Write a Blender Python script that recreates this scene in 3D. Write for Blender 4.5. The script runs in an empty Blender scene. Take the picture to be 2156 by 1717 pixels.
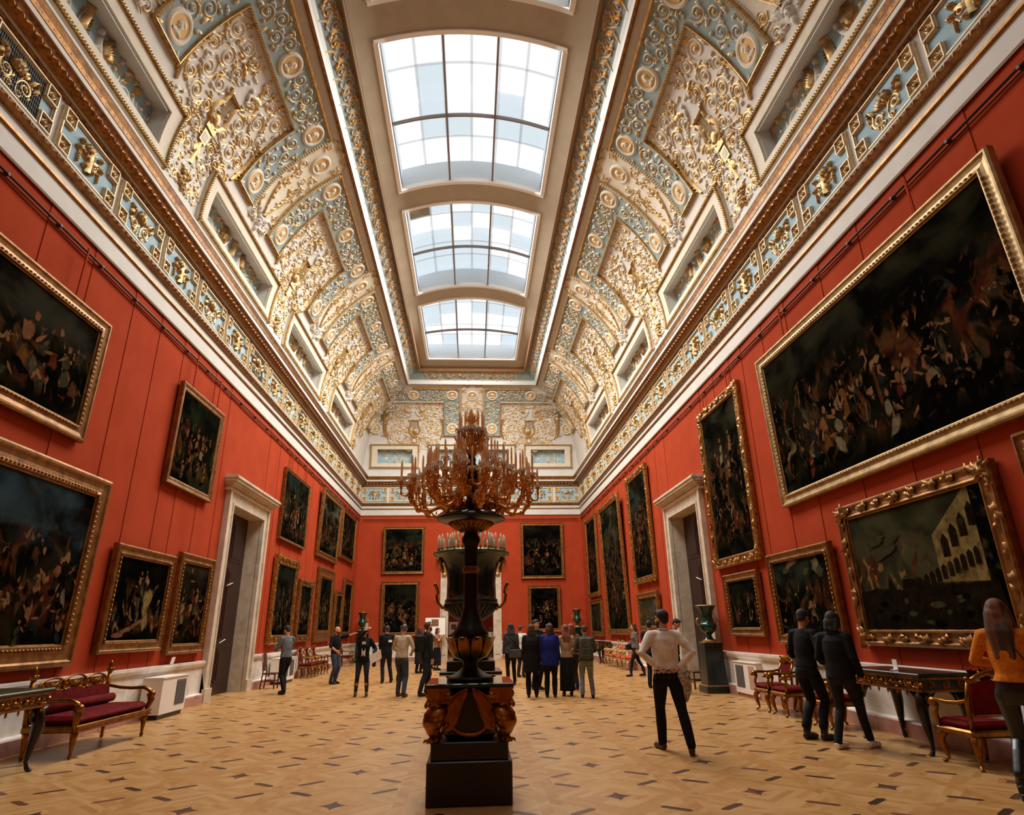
EXPOSURE, DAYLIGHT = 1.95, 320
import bpy, math, random
import numpy as np
from mathutils import Vector, Matrix
PI = math.pi
col = bpy.context.scene.collection
rnd = random.Random(7)
XC = -0.08            # centre line of the hall
W = 6.66              # half width, wall plane
YE = 37.4             # far wall
YN = -6.0             # near wall behind the camera
RC, Z0 = 5.2, 11.0    # cove arc

# ---------------------------------------------------------------- mesh builder
class MB:
    def __init__(s, smooth=False):
        s.v = []; s.f = []; s.mi = []; s.sm = []; s.m = 0; s.fd = {}; s.smooth = smooth
    def add(s, vs, fs, smooth=None, m=None):
        o = len(s.v); s.v.extend([tuple(p) for p in vs])
        sm = s.smooth if smooth is None else smooth
        for f in fs:
            s.f.append(tuple(i + o for i in f)); s.mi.append(s.m if m is None else m); s.sm.append(sm)
    def box(s, x0, x1, y0, y1, z0, z1, m=None):
        v = [(x0,y0,z0),(x1,y0,z0),(x1,y1,z0),(x0,y1,z0),(x0,y0,z1),(x1,y0,z1),(x1,y1,z1),(x0,y1,z1)]
        s.add(v, [(0,3,2,1),(4,5,6,7),(0,1,5,4),(1,2,6,5),(2,3,7,6),(3,0,4,7)], False, m)
    def bevbox(s, x0, x1, y0, y1, z0, z1, b, m=None):
        # box with chamfered vertical edges and top/bottom rims
        def ring(i, z): return [(x0+i+b,y0+i,z),(x1-i-b,y0+i,z),(x1-i,y0+i+b,z),(x1-i,y1-i-b,z),(x1-i-b,y1-i,z),(x0+i+b,y1-i,z),(x0+i,y1-i-b,z),(x0+i,y0+i+b,z)]
        rs = [ring(b,z0), ring(0,z0+b), ring(0,z1-b), ring(b,z1)]
        v = sum(rs, []); f = [tuple(range(7,-1,-1)), tuple(range(24,32))]
        for k in range(3):
            for i in range(8):
                j = (i+1) % 8; f.append((k*8+i, k*8+j, k*8+8+j, k*8+8+i))
        s.add(v, f, False, m)
    def lathe(s, prof, n=24, c=(0,0,0), smooth=True, m=None, cap=True, squash=(1,1)):
        v = []; f = []; N = len(prof)
        for r, z in prof:
            for i in range(n):
                a = 2*PI*i/n; v.append((c[0]+r*math.cos(a)*squash[0], c[1]+r*math.sin(a)*squash[1], c[2]+z))
        for k in range(N-1):
            for i in range(n):
                j = (i+1) % n; f.append((k*n+i, k*n+j, k*n+n+j, k*n+n+i))
        if cap:
            f.append(tuple(range(n-1,-1,-1))); f.append(tuple((N-1)*n+i for i in range(n)))
        s.add(v, f, smooth, m)
    def tube(s, pts, rad, n=8, smooth=True, m=None, cap=True, sq=1.0):
        P = [Vector(p) for p in pts]; K = len(P)
        R = rad if isinstance(rad, (list, tuple)) else [rad]*K
        v = []; f = []; up = None
        for k in range(K):
            t = (P[min(k+1,K-1)] - P[max(k-1,0)]).normalized()
            if up is None:
                up = Vector((0,0,1)) if abs(t.z) < .9 else Vector((1,0,0))
            a = (up - t*up.dot(t))
            if a.length < 1e-5: a = t.orthogonal()
            a.normalize(); up = a; b = t.cross(a)
            for i in range(n):
                w = 2*PI*i/n; v.append(P[k] + (a*math.cos(w)*sq + b*math.sin(w))*R[k])
        for k in range(K-1):
            for i in range(n):
                j = (i+1) % n; f.append((k*n+i, k*n+j, k*n+n+j, k*n+n+i))
        if cap:
            f.append(tuple(range(n-1,-1,-1))); f.append(tuple((K-1)*n+i for i in range(n)))
        s.add(v, f, smooth, m)
    def ball(s, c, r, n=12, k=8, m=None, rot=None):
        rx, ry, rz = r if isinstance(r, (list, tuple)) else (r, r, r)
        v = []; f = []; c = Vector(c)
        for i in range(k+1):
            ph = PI*i/k
            for j in range(n):
                a = 2*PI*j/n
                p = Vector((rx*math.sin(ph)*math.cos(a), ry*math.sin(ph)*math.sin(a), rz*math.cos(ph)))
                v.append(c + (rot @ p if rot else p))
        for i in range(k):
            for j in range(n):
                q = (j+1) % n; f.append((i*n+j, (i+1)*n+j, (i+1)*n+q, i*n+q))
        s.add(v, f, True, m)
    def prism(s, poly, h0, h1, axis='z', m=None, smooth=False):
        # poly: list of 2D points; extruded along axis
        n = len(poly)
        def P(a, b, h):
            return (a,b,h) if axis == 'z' else (a,h,b) if axis == 'y' else (h,a,b)
        v = [P(a,b,h0) for a,b in poly] + [P(a,b,h1) for a,b in poly]
        f = [tuple(range(n-1,-1,-1)), tuple(range(n,2*n))]
        for i in range(n):
            j = (i+1) % n; f.append((i,j,n+j,n+i))
        s.add(v, f, smooth, m)
    def xf(s, M):
        s.v = [tuple(M @ Vector(p)) for p in s.v]; return s
    def fn(s, g):
        s.v = [g(*p) for p in s.v]; return s
    def join(s, o, M=None):
        off = len(s.v)
        s.v.extend([tuple(M @ Vector(p)) for p in o.v] if M else o.v)
        s.f.extend([tuple(i+off for i in f) for f in o.f]); s.fd.update({i+off: q for i, q in o.fd.items()}); s.mi.extend(o.mi); s.sm.extend(o.sm)
    def drop(s, pred):
        k = [i for i, f in enumerate(s.f) if not pred([s.v[j] for j in f])]
        s.f = [s.f[i] for i in k]; s.mi = [s.mi[i] for i in k]; s.sm = [s.sm[i] for i in k]
        used = sorted({j for f in s.f for j in f}); mp = {j: i for i, j in enumerate(used)}
        s.v = [s.v[j] for j in used]; s.f = [tuple(mp[j] for j in f) for f in s.f]
        return s
    def mesh(s, name):
        me = bpy.data.meshes.new(name); me.from_pydata(s.v, [], s.f)
        me.polygons.foreach_set('use_smooth', s.sm); me.polygons.foreach_set('material_index', s.mi)
        if s.fd:
            at = me.attributes.new('fade', 'FLOAT', 'POINT'); at.data.foreach_set('value', [s.fd.get(i, 0.) for i in range(len(s.v))])
        me.update(); return me

def obj(name, mb, mats, parent=None, loc=(0,0,0), rot=(0,0,0), kind=None):
    me = mb if isinstance(mb, bpy.types.Mesh) else mb.mesh(name)
    if not me.materials:
        for m in (mats if isinstance(mats, (list, tuple)) else [mats]): me.materials.append(m)
    o = bpy.data.objects.new(name, me); col.objects.link(o)
    o.location = loc; o.rotation_euler = rot
    if parent: o.parent = parent
    if kind: o['kind'] = kind
    return o
def thing(name, label, cat, loc=(0,0,0), rotz=0, group=None):
    o = bpy.data.objects.new(name, None); col.objects.link(o); o.empty_display_size = .1
    o.location = loc; o.rotation_euler = (0,0,rotz); return tag(o, label, cat, group)
def tag(o, label, cat, group=None, kind=None):
    o['label'] = label; o['category'] = cat
    if group: o['group'] = group
    if kind: o['kind'] = kind
    return o
def dup(root, loc, rotz=None, label=None, group=None):
    r = root.copy(); col.objects.link(r); r.location = loc
    if rotz is not None: r.rotation_euler = (0,0,rotz)
    if label: r['label'] = label
    if group: r['group'] = group
    def rec(a, b):
        for ch in list(a.children):
            c = ch.copy(); col.objects.link(c); c.parent = b; rec(ch, c)
    rec(root, r); return r
def structure(name, mb, mats, parent=None, loc=(0,0,0)):
    return obj(name, mb, mats, parent, loc, kind='structure')
ORD = ['nearest','second','third','fourth','fifth','sixth','seventh','eighth','ninth','tenth','eleventh','twelfth','thirteenth','fourteenth','fifteenth','sixteenth','seventeenth','eighteenth','nineteenth','twentieth']

# ---------------------------------------------------------------- materials
def lin(r, g, b):
    f = lambda c: (c/255/12.92) if c/255 <= .04045 else ((c/255+.055)/1.055)**2.4
    return (f(r), f(g), f(b), 1)
def M(name, c1, rough=.6, metal=0., c2=None, scale=5., detail=4., bump=0., bscale=None, lo=.4, hi=.6, spec=None, dist=0., stretch=None, world=False, metal2=None):
    m = bpy.data.materials.new(name); m.use_nodes = True
    nt = m.node_tree; N = nt.nodes; L = nt.links; b = N['Principled BSDF']
    b.inputs['Base Color'].default_value = c1; b.inputs['Roughness'].default_value = rough; b.inputs['Metallic'].default_value = metal
    if spec is not None: b.inputs['Specular IOR Level'].default_value = spec
    if c2 is not None or bump:
        tc = N.new('ShaderNodeTexCoord'); src = tc.outputs['Object']
        if world:
            g = N.new('ShaderNodeNewGeometry'); src = g.outputs['Position']
        if stretch:
            mp = N.new('ShaderNodeMapping'); mp.inputs['Scale'].default_value = stretch
            L.new(src, mp.inputs['Vector']); src = mp.outputs['Vector']
    if c2 is not None:
        t = N.new('ShaderNodeTexNoise'); t.inputs['Scale'].default_value = scale; t.inputs['Detail'].default_value = detail; t.inputs['Distortion'].default_value = dist
        L.new(src, t.inputs['Vector'])
        r = N.new('ShaderNodeValToRGB'); r.color_ramp.elements[0].position = lo; r.color_ramp.elements[1].position = hi
        r.color_ramp.elements[0].color = c1; r.color_ramp.elements[1].color = c2
        L.new(t.outputs['Fac'], r.inputs['Fac']); L.new(r.outputs['Color'], b.inputs['Base Color'])
        if metal2 is not None:
            mr = N.new('ShaderNodeMapRange'); mr.inputs['From Min'].default_value = lo; mr.inputs['From Max'].default_value = hi
            mr.inputs['To Min'].default_value = metal; mr.inputs['To Max'].default_value = metal2
            L.new(t.outputs['Fac'], mr.inputs['Value']); L.new(mr.outputs['Result'], b.inputs['Metallic'])
    if bump:
        t2 = N.new('ShaderNodeTexNoise'); t2.inputs['Scale'].default_value = bscale or scale; t2.inputs['Detail'].default_value = 3
        L.new(src, t2.inputs['Vector'])
        bp = N.new('ShaderNodeBump'); bp.inputs['Strength'].default_value = bump; bp.inputs['Distance'].default_value = .01
        L.new(t2.outputs['Fac'], bp.inputs['Height']); L.new(bp.outputs['Normal'], b.inputs['Normal'])
    return m
def emis(name, c, s):
    m = bpy.data.materials.new(name); m.use_nodes = True
    b = m.node_tree.nodes['Principled BSDF']; b.inputs['Base Color'].default_value = (.1,.1,.1,1)
    b.inputs['Emission Color'].default_value = c; b.inputs['Emission Strength'].default_value = s
    return m

GOLD = M('gilding', lin(196,163,108), .38, .6, lin(156,117,66), 9, 3, bump=.25, bscale=60, lo=.35, hi=.7)
GOLDD = M('old_gilding', lin(150,104,50), .42, .7, lin(104,66,28), 7, 4, bump=.3, bscale=50, lo=.35, hi=.7)
GOLDA = M('candelabrum_gilding', lin(236,170,92), .3, .7, lin(190,116,50), 8, 3, lo=.3, hi=.75)
IVORYG = M('ivory_and_gilt_edge', lin(210,192,158), .5, .15, lin(194,159,105), 10, 3, lo=.45, hi=.7)
GOLDB = M('bronze_gilding', lin(168,112,44), .32, .9, lin(100,60,18), 8, 3, lo=.3, hi=.75)
PARCEL = M('parcel_gilt_stucco', lin(203,166,103), .42, .45, lin(203,194,177), 4.5, 3, lo=.46, hi=.56, metal2=0., bump=.2, bscale=50)
PARCELB = M('grey_parcel_gilt_stucco', lin(194,161,102), .45, .4, lin(180,180,170), 5, 3, lo=.42, hi=.52, metal2=0.)
STUCCO = M('cream_stucco', lin(194,189,180), .8, 0, lin(200,194,186), 3, 3)
CARVED = M('carved_gilding', lin(178,128,62), .36, .75, lin(120,78,34), 12, 3, bump=.3, bscale=60, lo=.35, hi=.7)
CREAM = M('cream_panel', lin(203,194,177), .8, 0, lin(198,187,166), 4, 3)
WHITE = M('white_stucco', lin(198,193,186), .7, 0, lin(192,187,178), 2, 3)
OCHRE = M('ochre_ground', lin(194,154,93), .75)
BLUE = M('pale_blue_ground', lin(147,175,186), .8, 0, lin(138,166,179), 3, 3)
BLUEG = M('grey_blue_ground', lin(132,146,144), .8, 0, lin(122,136,134), 3, 3)
DARKG = M('dark_grille', lin(34,34,34), .6)
RED = M('red_wall_fabric', (.36,.050,.018,1), .95, 0, (.33,.044,.015,1), 1.5, 5, bump=.15, bscale=300, spec=.04)
REDT = M('red_wall_fabric_darker', (.32,.043,.015,1), .95, 0, (.3,.04,.013,1), 1.5, 5, spec=.04)
REDROD = M('red_painted_rail', lin(60,16,12), .6)
MARBLE = M('white_marble', lin(222,214,204), .35, 0, lin(186,178,168), 2.2, 8, lo=.45, hi=.75, dist=1.2)
MARBLEC = M('door_marble', lin(206,192,172), .4, 0, lin(172,156,134), 2.5, 9, lo=.4, hi=.75, dist=1.5)
PINK = M('pink_marble', lin(176,128,112), .4, 0, lin(150,104,92), 4, 8, lo=.4, hi=.7, dist=1.)
MAHOG = M('mahogany', lin(46,16,10), .35, 0, lin(26,9,6), 3, 5, stretch=(6,6,.6))
BROWNW = M('brown_chair_wood', lin(84,34,20), .4, 0, lin(62,24,14), 4, 4, stretch=(4,4,1))
BLACKM = M('black_marble', lin(10,9,9), .3, 0, lin(24,20,18), 7, 9, lo=.5, hi=.8, dist=2)
BRONZE = M('dark_bronze', lin(22,20,16), .35, .6)
EBONY = M('ebony_lacquer', lin(18,15,12), .25)
MALACH = M('malachite', lin(6,38,26), .18, 0, lin(12,66,46), 5, 6, lo=.35, hi=.7, dist=3.5)
MALACHD = M('dark_malachite', lin(6,20,16), .22, 0, lin(9,32,25), 5, 6, lo=.35, hi=.7, dist=3)
REDV = M('crimson_velvet', lin(104,14,14), .8, 0, lin(84,9,10), 6, 3, spec=.1)
REDO = M('vermilion_silk', lin(206,72,36), .55, 0, lin(190,56,30), 6, 3)
PLANK = M('beige_ceiling', lin(172,158,137), .85, 0, lin(167,153,132), 2, 3)
def wax(name, c):
    m = bpy.data.materials.new(name); m.use_nodes = True; nt = m.node_tree; b = nt.nodes['Principled BSDF']; b.inputs['Base Color'].default_value = c; b.inputs['Roughness'].default_value = .5
    t = nt.nodes.new('ShaderNodeBsdfTranslucent'); t.inputs[0].default_value = c; x = nt.nodes.new('ShaderNodeMixShader'); x.inputs[0].default_value = .55
    nt.links.new(b.outputs[0], x.inputs[1]); nt.links.new(t.outputs[0], x.inputs[2]); nt.links.new(x.outputs[0], nt.nodes['Material Output'].inputs[0]); return m
CANDLE = wax('candle_wax', lin(236,196,150)); CANDLEW = wax('white_candle', lin(250,244,228))
RIMG = M('bright_malachite', lin(14,84,56), .2, 0, lin(24,112,78), 5, 6, lo=.35, hi=.7, dist=3)
BULB = M('frosted_bulb', lin(246,240,228), .3)
CRYST = M('cut_crystal', lin(232,228,222), .08, 0, spec=.8)
GREYM = M('grey_metal_grille', lin(96,96,92), .55)
PAINTW = M('white_paint', lin(226,216,206), .5)
PAPER = M('white_paper', lin(240,238,232), .7)
BLACKP = M('black_plastic', lin(18,18,19), .35)
# ---------------------------------------------------------------- cove coordinates: u along the wall, s up the cove, h out of it
def cove(u, s, h=0.):
    if s <= 0: return (W - h, u, Z0 + s)
    t = s/RC
    return (W - RC*(1-math.cos(t)) - h*math.cos(t), u, Z0 + RC*math.sin(t) - h*math.sin(t))
def kin(s): return 0. if s <= 0 else RC*(1-math.cos(s/RC))
SIDES = {'right': 0., 'left': PI, 'far': PI/2}
def place(side, u):
    """location and turn of an object built in cove coordinates, centred at u along that wall"""
    if side == 'right': return (XC, u, 0), 0.
    if side == 'left': return (XC, u, 0), PI
    return (XC - u, YE - W, 0), PI/2
STOP = math.acos(1-2.76/RC)*RC     # s of the cove's top edge

# openings of the sunk panels (u0, u1) at s .34..1.2
BAY = 7.15; PIL0 = 8.45
PILS = [PIL0 + BAY*k for k in range(4)]          # pilaster strips on the long walls
CENS = [PIL0 + BAY*(k+.5) for k in range(4)]     # arabesques between them
S0, S1 = .30, 1.24
def cove_side(us, holes, end0, end1, flip):
    mb = MB(True); cuts = sorted(set([x for h in holes for x in h] + us))
    ss = [-.5, 0, S0, S1] + [S1 + (STOP-S1)*i/14 for i in range(1, 15)]
    grid = []
    for s in ss:
        row = [cove(end0 + kin(s), s)] + [cove(u, s) for u in cuts] + [cove(end1 - kin(s), s)]
        grid.append(row)
    v = sum(grid, []); n = len(cuts) + 2; f = []
    allu = [end0] + cuts + [end1]
    for i in range(len(ss)-1):
        for j in range(n-1):
            um = (allu[j]+allu[j+1])/2
            if ss[i] == S0 and any(a < um < b for a, b in holes): continue
            f.append((i*n+j, i*n+j+1, i*n+n+j+1, i*n+n+j))
    mb.add(v, f)
    return mb
ceil = MB(True)
def rotz(a, loc): return Matrix.Translation(loc) @ Matrix.Rotation(a, 4, 'Z')
hs = [(p-2.3, p+2.3) for p in PILS]
m1 = cove_side([1.0, 4.0], hs, YN, YE, False); m1.f = [f[::-1] for f in m1.f]
ceil.join(m1, rotz(0, (XC,0,0)))
m2 = cove_side([1.0, 4.0], hs, YN, YE, False); m2.v = [(-x, y, z) for x, y, z in m2.v]
ceil.join(m2, rotz(0, (XC,0,0)))
EH = [(-2.4, 2.4), (3.62, 5.9), (-5.9, -3.62)]
m3 = cove_side([], EH, -W, W, False); m3.f = [f[::-1] for f in m3.f]
ceil.join(m3, rotz(PI/2, (XC, YE-W, 0)))
m4 = cove_side([0.], [], -W, W, False); m4.f = [f[::-1] for f in m4.f]
ceil.join(m4, rotz(-PI/2, (XC, YN+W, 0)))
# the flat crown: a shallow segmental vault pierced by the skylights
SKY = [(-1.9, 4.05), (5.2, 11.15), (12.3, 18.2), (19.36, 25.35), (26.55, 32.6)]
CX = 3.13; SX = 2.5
R0, R1 = YN+3.55, YE-3.55
def crown(x, y):
    t = 1.0
    if y > 26.6: q = min((y-26.6)/(32.6-26.6), 1); t = 1 - q*q*(3-2*q)
    return 16.02 + .29*(1-t) + .8*t*(1-(x/3.16)**2)
xs = [-CX, -2.9, -SX] + [-SX+SX*2*i/12 for i in range(1,12)] + [SX, 2.9, CX]
ys = sorted(set([R0, R1] + [y for a in SKY for y in a] + [a+(b-a)*i/6 for a, b in SKY for i in range(1,6)]))
v = [(XC-.03+x, y, crown(x,y)) for y in ys for x in xs]; f = []; nx = len(xs)
for j in range(len(ys)-1):
    for i in range(nx-1):
        xm = (xs[i]+xs[i+1])/2; ym = (ys[j]+ys[j+1])/2
        if abs(xm) < SX and any(a < ym < b for a, b in SKY): continue
        f.append((j*nx+i, j*nx+nx+i, j*nx+nx+i+1, j*nx+i+1))
ceil.add(v, f, True, 1)
structure('ceiling', ceil, [STUCCO, PLANK])

# skylights
PANE = [emis('frosted_daylight_glass', (1.,.99,.98,1), .30), emis('bluish_daylight_glass', (.78,.92,1.,1), .215), emis('warm_daylight_glass', (1.,.985,.965,1), .32)]
BARW = bpy.data.materials.new('white_glazing_frame'); BARW.use_nodes = True
_n = BARW.node_tree; _t = _n.nodes.new('ShaderNodeBsdfTranslucent'); _t.inputs[0].default_value = (.48,.52,.55,1)  # translucency makes the solid frames glow, in place of light bounced between panes
_d = _n.nodes.new('ShaderNodeBsdfDiffuse'); _d.inputs[0].default_value = (.3,.32,.34,1); _a = _n.nodes.new('ShaderNodeAddShader')
_n.links.new(_t.outputs[0], _a.inputs[0]); _n.links.new(_d.outputs[0], _a.inputs[1]); _n.links.new(_a.outputs[0], _n.nodes['Material Output'].inputs[0])
def transl(m, a, b):
    for n in m.node_tree.nodes:
        if n.type == 'BSDF_TRANSLUCENT': n.inputs[0].default_value = a
        if n.type == 'BSDF_DIFFUSE': n.inputs[0].default_value = b
BARW2 = BARW.copy(); BARW2.name = 'pale_glazing_rail'; transl(BARW2, (.82,.86,.9,1), (.3,.32,.34,1))  # copy with more glow put in, to lighten the wide rails
BARD = M('dark_glazing_bar', lin(126,116,112), .5)
REVEAL = M('skylight_reveal', lin(236,232,226), .6)
for k, (a, b) in enumerate(SKY):
    w = bpy.data.objects.new('window_%d' % (k+1), None); col.objects.link(w); w['kind'] = 'structure'
    X = lambda x: XC-.03+x
    fr = MB()
    def strip(mb, pts, w0, h0, h1, m=0, y=True):   # bar following the crown, along x at constant y (width in y)
        P = [(X(x), yy, crown(x,yy)) for x, yy in pts]; n = len(P); v = []; f = []
        for i, (px, py, pz) in enumerate(P):
            if y: v += [(px,py-w0,pz+h0),(px,py+w0,pz+h0),(px,py+w0,pz+h1),(px,py-w0,pz+h1)]
            else: v += [(px-w0,py,pz+h0),(px+w0,py,pz+h0),(px+w0,py,pz+h1),(px-w0,py,pz+h1)]
        for i in range(n-1):
            for q in range(4): f.append((i*4+q, i*4+(q+1)%4, i*4+4+(q+1)%4, i*4+4+q))
        f += [(3,2,1,0), tuple(n*4-4+q for q in range(4))]
        mb.add(v, f, False, m)
    def flat(mb, pts, w0, h, y=True):
        P = [(X(x), yy, crown(x,yy)+h) for x, yy in pts]
        v = [q for px, py, pz in P for q in (((px,py-w0,pz),(px,py+w0,pz)) if y else ((px-w0,py,pz),(px+w0,py,pz)))]
        mb.add(v, [(2*i,2*i+2,2*i+3,2*i+1) for i in range(len(P)-1)])
    XS = [-SX+2*SX*i/16 for i in range(17)]
    YS = [a+(b-a)*i/8 for i in range(9)]
    for y in (a-.035, b+.035): strip(fr, [(x, y) for x in [-SX-.08]+XS[1:-1]+[SX+.08]], .07, -.05, .12)
    for x in (-SX-.035, SX+.035): strip(fr, [(x, y) for y in YS], .07, -.05, .12, y=False)
    structure('window_frame', fr, REVEAL, w)
    br = MB()                                     # the glazing bars at ceiling level
    for x in (-.78, .74): strip(br, [(x, y) for y in YS], .03, .03, .16, y=False)
    strip(br, [(x, (a+b)/2) for x in XS], .025, .03, .14)
    strip(br, [(-SX+.02, y) for y in YS], .02, .0, .3, y=False); strip(br, [(SX-.02, y) for y in YS], .02, .0, .3, y=False)
    structure('glazing_bar', br, BARD, w)
    up = MB(); D = .95                            # reveal shaft and the upper lattice
    for y in (a+.01, b-.01):
        v = [(X(x), y, crown(x,y)+.1) for x in XS] + [(X(x), y, crown(x,y)+D) for x in XS]
        up.add(v, [(i, i+1, i+18, i+17) for i in range(16)])
    for x in (-SX+.01, SX-.01):
        v = [(X(x), y, crown(x,y)+.1) for y in YS] + [(X(x), y, crown(x,y)+D) for y in YS]
        up.add(v, [(i, i+1, i+10, i+9) for i in range(8)])
    rows = 6; wb = MB()
    for i in range(1, 6): flat(up, [(-SX+2*SX*i/6, y) for y in YS], .045 if i % 2 else .06, D-.06, False)
    for i in range(1, rows+1):
        y = a+(b-a)*(i-.25)/rows
        wd = .05 if i not in (3, 6) else .32
        flat(wb if wd > .1 else up, [(x, y+(0 if i not in (3,6) else .12)) for x in XS], wd, D-.06, True)
    structure('upper_lattice', up, BARW, w); structure('lattice_rail', wb, BARW2, w)
    ps = [MB() for _ in range(3)]
    for i in range(6):
        for j in range(rows):
            x0, x1 = -SX+2*SX*i/6, -SX+2*SX*(i+1)/6; y0 = a if j == 0 else a+(b-a)*(j-.25)/rows; y1 = b if j == rows-1 else a+(b-a)*(j+.75)/rows
            c = rnd.random(); q = 1 if c < .22 else 2 if c > .75 and i > 2 else 0
            if k == 4 and i > 3 and j < 3: q = 1
            if k == 3 and i < 2 and j > 2: q = 1
            if k == 3 and i == 0 and j == 1: continue
            V = [(X(x), y, crown(x,y)+D) for x, y in ((x0,y0),(x1,y0),(x1,y1),(x0,y1))]
            ps[q].add(V, [(0,1,2,3)])
    for q in range(3):
        if ps[q].f: structure('window_pane', ps[q], PANE[q], w)
    if k == 3:                                    # one pane is boarded over
        bd = MB(); x0, x1 = -SX+.02, -SX+2*SX/6; y0, y1 = a+(b-a)*.75/rows, a+(b-a)*1.75/rows
        bd.add([(X(x), y, crown(x,y)+D-.02) for x, y in ((x0,y0),(x1,y0),(x1,y1),(x0,y1))], [(0,1,2,3)])
        structure('boarded_pane', bd, M('boarding', lin(170,158,132), .8, 0, lin(140,128,104), 2, 2), w)
    la = bpy.data.lights.new('daylight', 'AREA'); la.shape = 'RECTANGLE'; la.size = 4.9; la.size_y = b-a-.1; la.energy = DAYLIGHT*(.06, .22, 1.15, 1.5, 1.5)[k]*(b-a)/5.95; la.color = (1., .955, .885)
    lo = bpy.data.objects.new('daylight', la); col.objects.link(lo); lo.location = (XC-.03, (a+b)/2, 16.36 if k < 4 else 16.3)
# unseen slab added over the skylights to block the sky
sky_blocker = MB(); sky_blocker.box(-8.2, 8.0, YN-.5, YE+.6, 18.4, 18.5)
structure('sky_blocker', sky_blocker, WHITE)

# ---------------------------------------------------------------- walls
Z_ARCH = 8.14
def wall_long(side):
    mb = MB(); sg = 1 if side == 'right' else -1
    D0, D1, DZ = 17.5, 20.14, 4.97
    x = lambda off: XC + sg*(W - off)
    ys = [YN, -3, 0, 2.2, 3.6]; y = 3.6
    seams = [4.85, 6.1, 7.35, 8.6, 9.85, 11.27, 12.38, 13.52, 14.27, 15.4, 16.5, D0, D1, 21.3, 22.4, 23.6, 24.8, 26., 27.3, 28.5, 29.8, 31., 32.2, 33.4, 34.6, 35.8, YE+.05]
    ys += seams
    for a, b in zip(ys[:-1], ys[1:]):
        z0 = DZ if (a == D0) else 0
        o0, o1 = (.012, .0) if a > 3 and a != D0 else (0, 0)
        q = [(x(o0), a, z0), (x(o1), b, z0), (x(o1), b, Z_ARCH+.05), (x(o0), a, Z_ARCH+.05)]
        mb.add(q, [(0,1,2,3)] if sg < 0 else [(3,2,1,0)])
        if o0: mb.add([(x(o0), a, z0), (x(0), a, z0), (x(0), a, Z_ARCH), (x(o0), a, Z_ARCH)], [(0,1,2,3)], m=1)
    # the wall's own thickness above, behind the cornice and cove foot
    mb.add([(x(0), YN, Z_ARCH), (x(0), YE, Z_ARCH), (x(0), YE, 10.4), (x(0), YN, 10.4)], [(0,1,2,3)])
    structure('wall_'+side, mb, [RED, REDT])
wall_long('left'); wall_long('right')
mb = MB(); DX0, DX1, FZ = XC-1.3, XC+1.28, 5.0
for a, b, z0 in ((XC-W-.1, DX0, 0), (DX0, DX1, FZ), (DX1, XC+W+.1, 0)):
    mb.add([(a,YE,z0),(b,YE,z0),(b,YE,10.4),(a,YE,10.4)], [(0,1,2,3)])
structure('wall_far', mb, RED)
mb = MB(); mb.add([(XC-W,YN,0),(XC+W,YN,0),(XC+W,YN,10.4),(XC-W,YN,10.4)], [(3,2,1,0)])
structure('wall_near', mb, RED)
# next room seen through the far door
mb = MB(); y1 = 47.
mb.add([(-4,y1,0),(4,y1,0),(4,y1,8),(-4,y1,8)], [(0,1,2,3)]); mb.add([(-4,YE+.5,0),(-4,y1,0),(-4,y1,8),(-4,YE+.5,8)], [(0,1,2,3)])
mb.add([(4,YE+.5,0),(4,y1,0),(4,y1,8),(4,YE+.5,8)], [(3,2,1,0)])
mb.add([(-4,YE+.05,FZ),(4,YE+.05,FZ),(4,YE+.05,8),(-4,YE+.05,8)], [(3,2,1,0)])
structure('wall_next_room', mb, RED)
mb = MB(); mb.add([(-4,YE,8),(4,YE,8),(4,y1,8),(-4,y1,8)], [(0,1,2,3)]); structure('ceiling_next_room', mb, WHITE)
mb = MB(); mb.add([(-2,YE+2,7.9),(2,YE+2,7.9),(2,y1-2,7.9),(-2,y1-2,7.9)], [(0,1,2,3)]); structure('window_9', mb, PANE[0])  # unseen glowing panel added to light the next room
mb = MB(); mb.add([(x, y, 0) for x, y in ((-7.4,YN),(7.4,YN),(7.4,48),(-7.4,48))], [(0,1,2,3)])

# parquet: maple ground, cross bands, dark lozenges radiating from the cell corners, four-pointed stars in the cells
pm = bpy.data.materials.new('parquet'); pm.use_nodes = True; nt = pm.node_tree; N = nt.nodes; L = nt.links; bs = N['Principled BSDF']
g = N.new('ShaderNodeNewGeometry'); sp = N.new('ShaderNodeSeparateXYZ'); L.new(g.outputs['Position'], sp.inputs[0])
def mt(op, a, b=None, c=None):
    n = N.new('ShaderNodeMath'); n.operation = op
    for i, q in enumerate((a, b, c)):
        if q is None: continue
        if isinstance(q, (int, float)): n.inputs[i].default_value = q
        else: L.new(q, n.inputs[i])
    return n.outputs[0]
PX, PY, X0, Y0 = 1.41, 1.51, .06, 7.08
def cell(v, o, p):
    q = mt('DIVIDE', mt('SUBTRACT', v, o), p)
    idx = mt('ROUND', q); return mt('MULTIPLY', mt('SUBTRACT', q, idx), p), idx
cu, iu = cell(sp.outputs[0], X0, PX); cv, iv = cell(sp.outputs[1], Y0, PY)
a_ = mt('ABSOLUTE', cu); b_ = mt('ABSOLUTE', cv)
star = mt('LESS_THAN', mt('ADD', mt('POWER', mt('DIVIDE', a_, .165), .62), mt('POWER', mt('DIVIDE', b_, .185), .62)), 1.0)
dx = mt('SUBTRACT', a_, .44); dy = mt('SUBTRACT', b_, .515); th = math.radians(38)
al = mt('ABSOLUTE', mt('ADD', mt('MULTIPLY', dx, math.cos(th)), mt('MULTIPLY', dy, math.sin(th))))
pe = mt('ABSOLUTE', mt('SUBTRACT', mt('MULTIPLY', dy, math.cos(th)), mt('MULTIPLY', dx, math.sin(th))))
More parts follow.
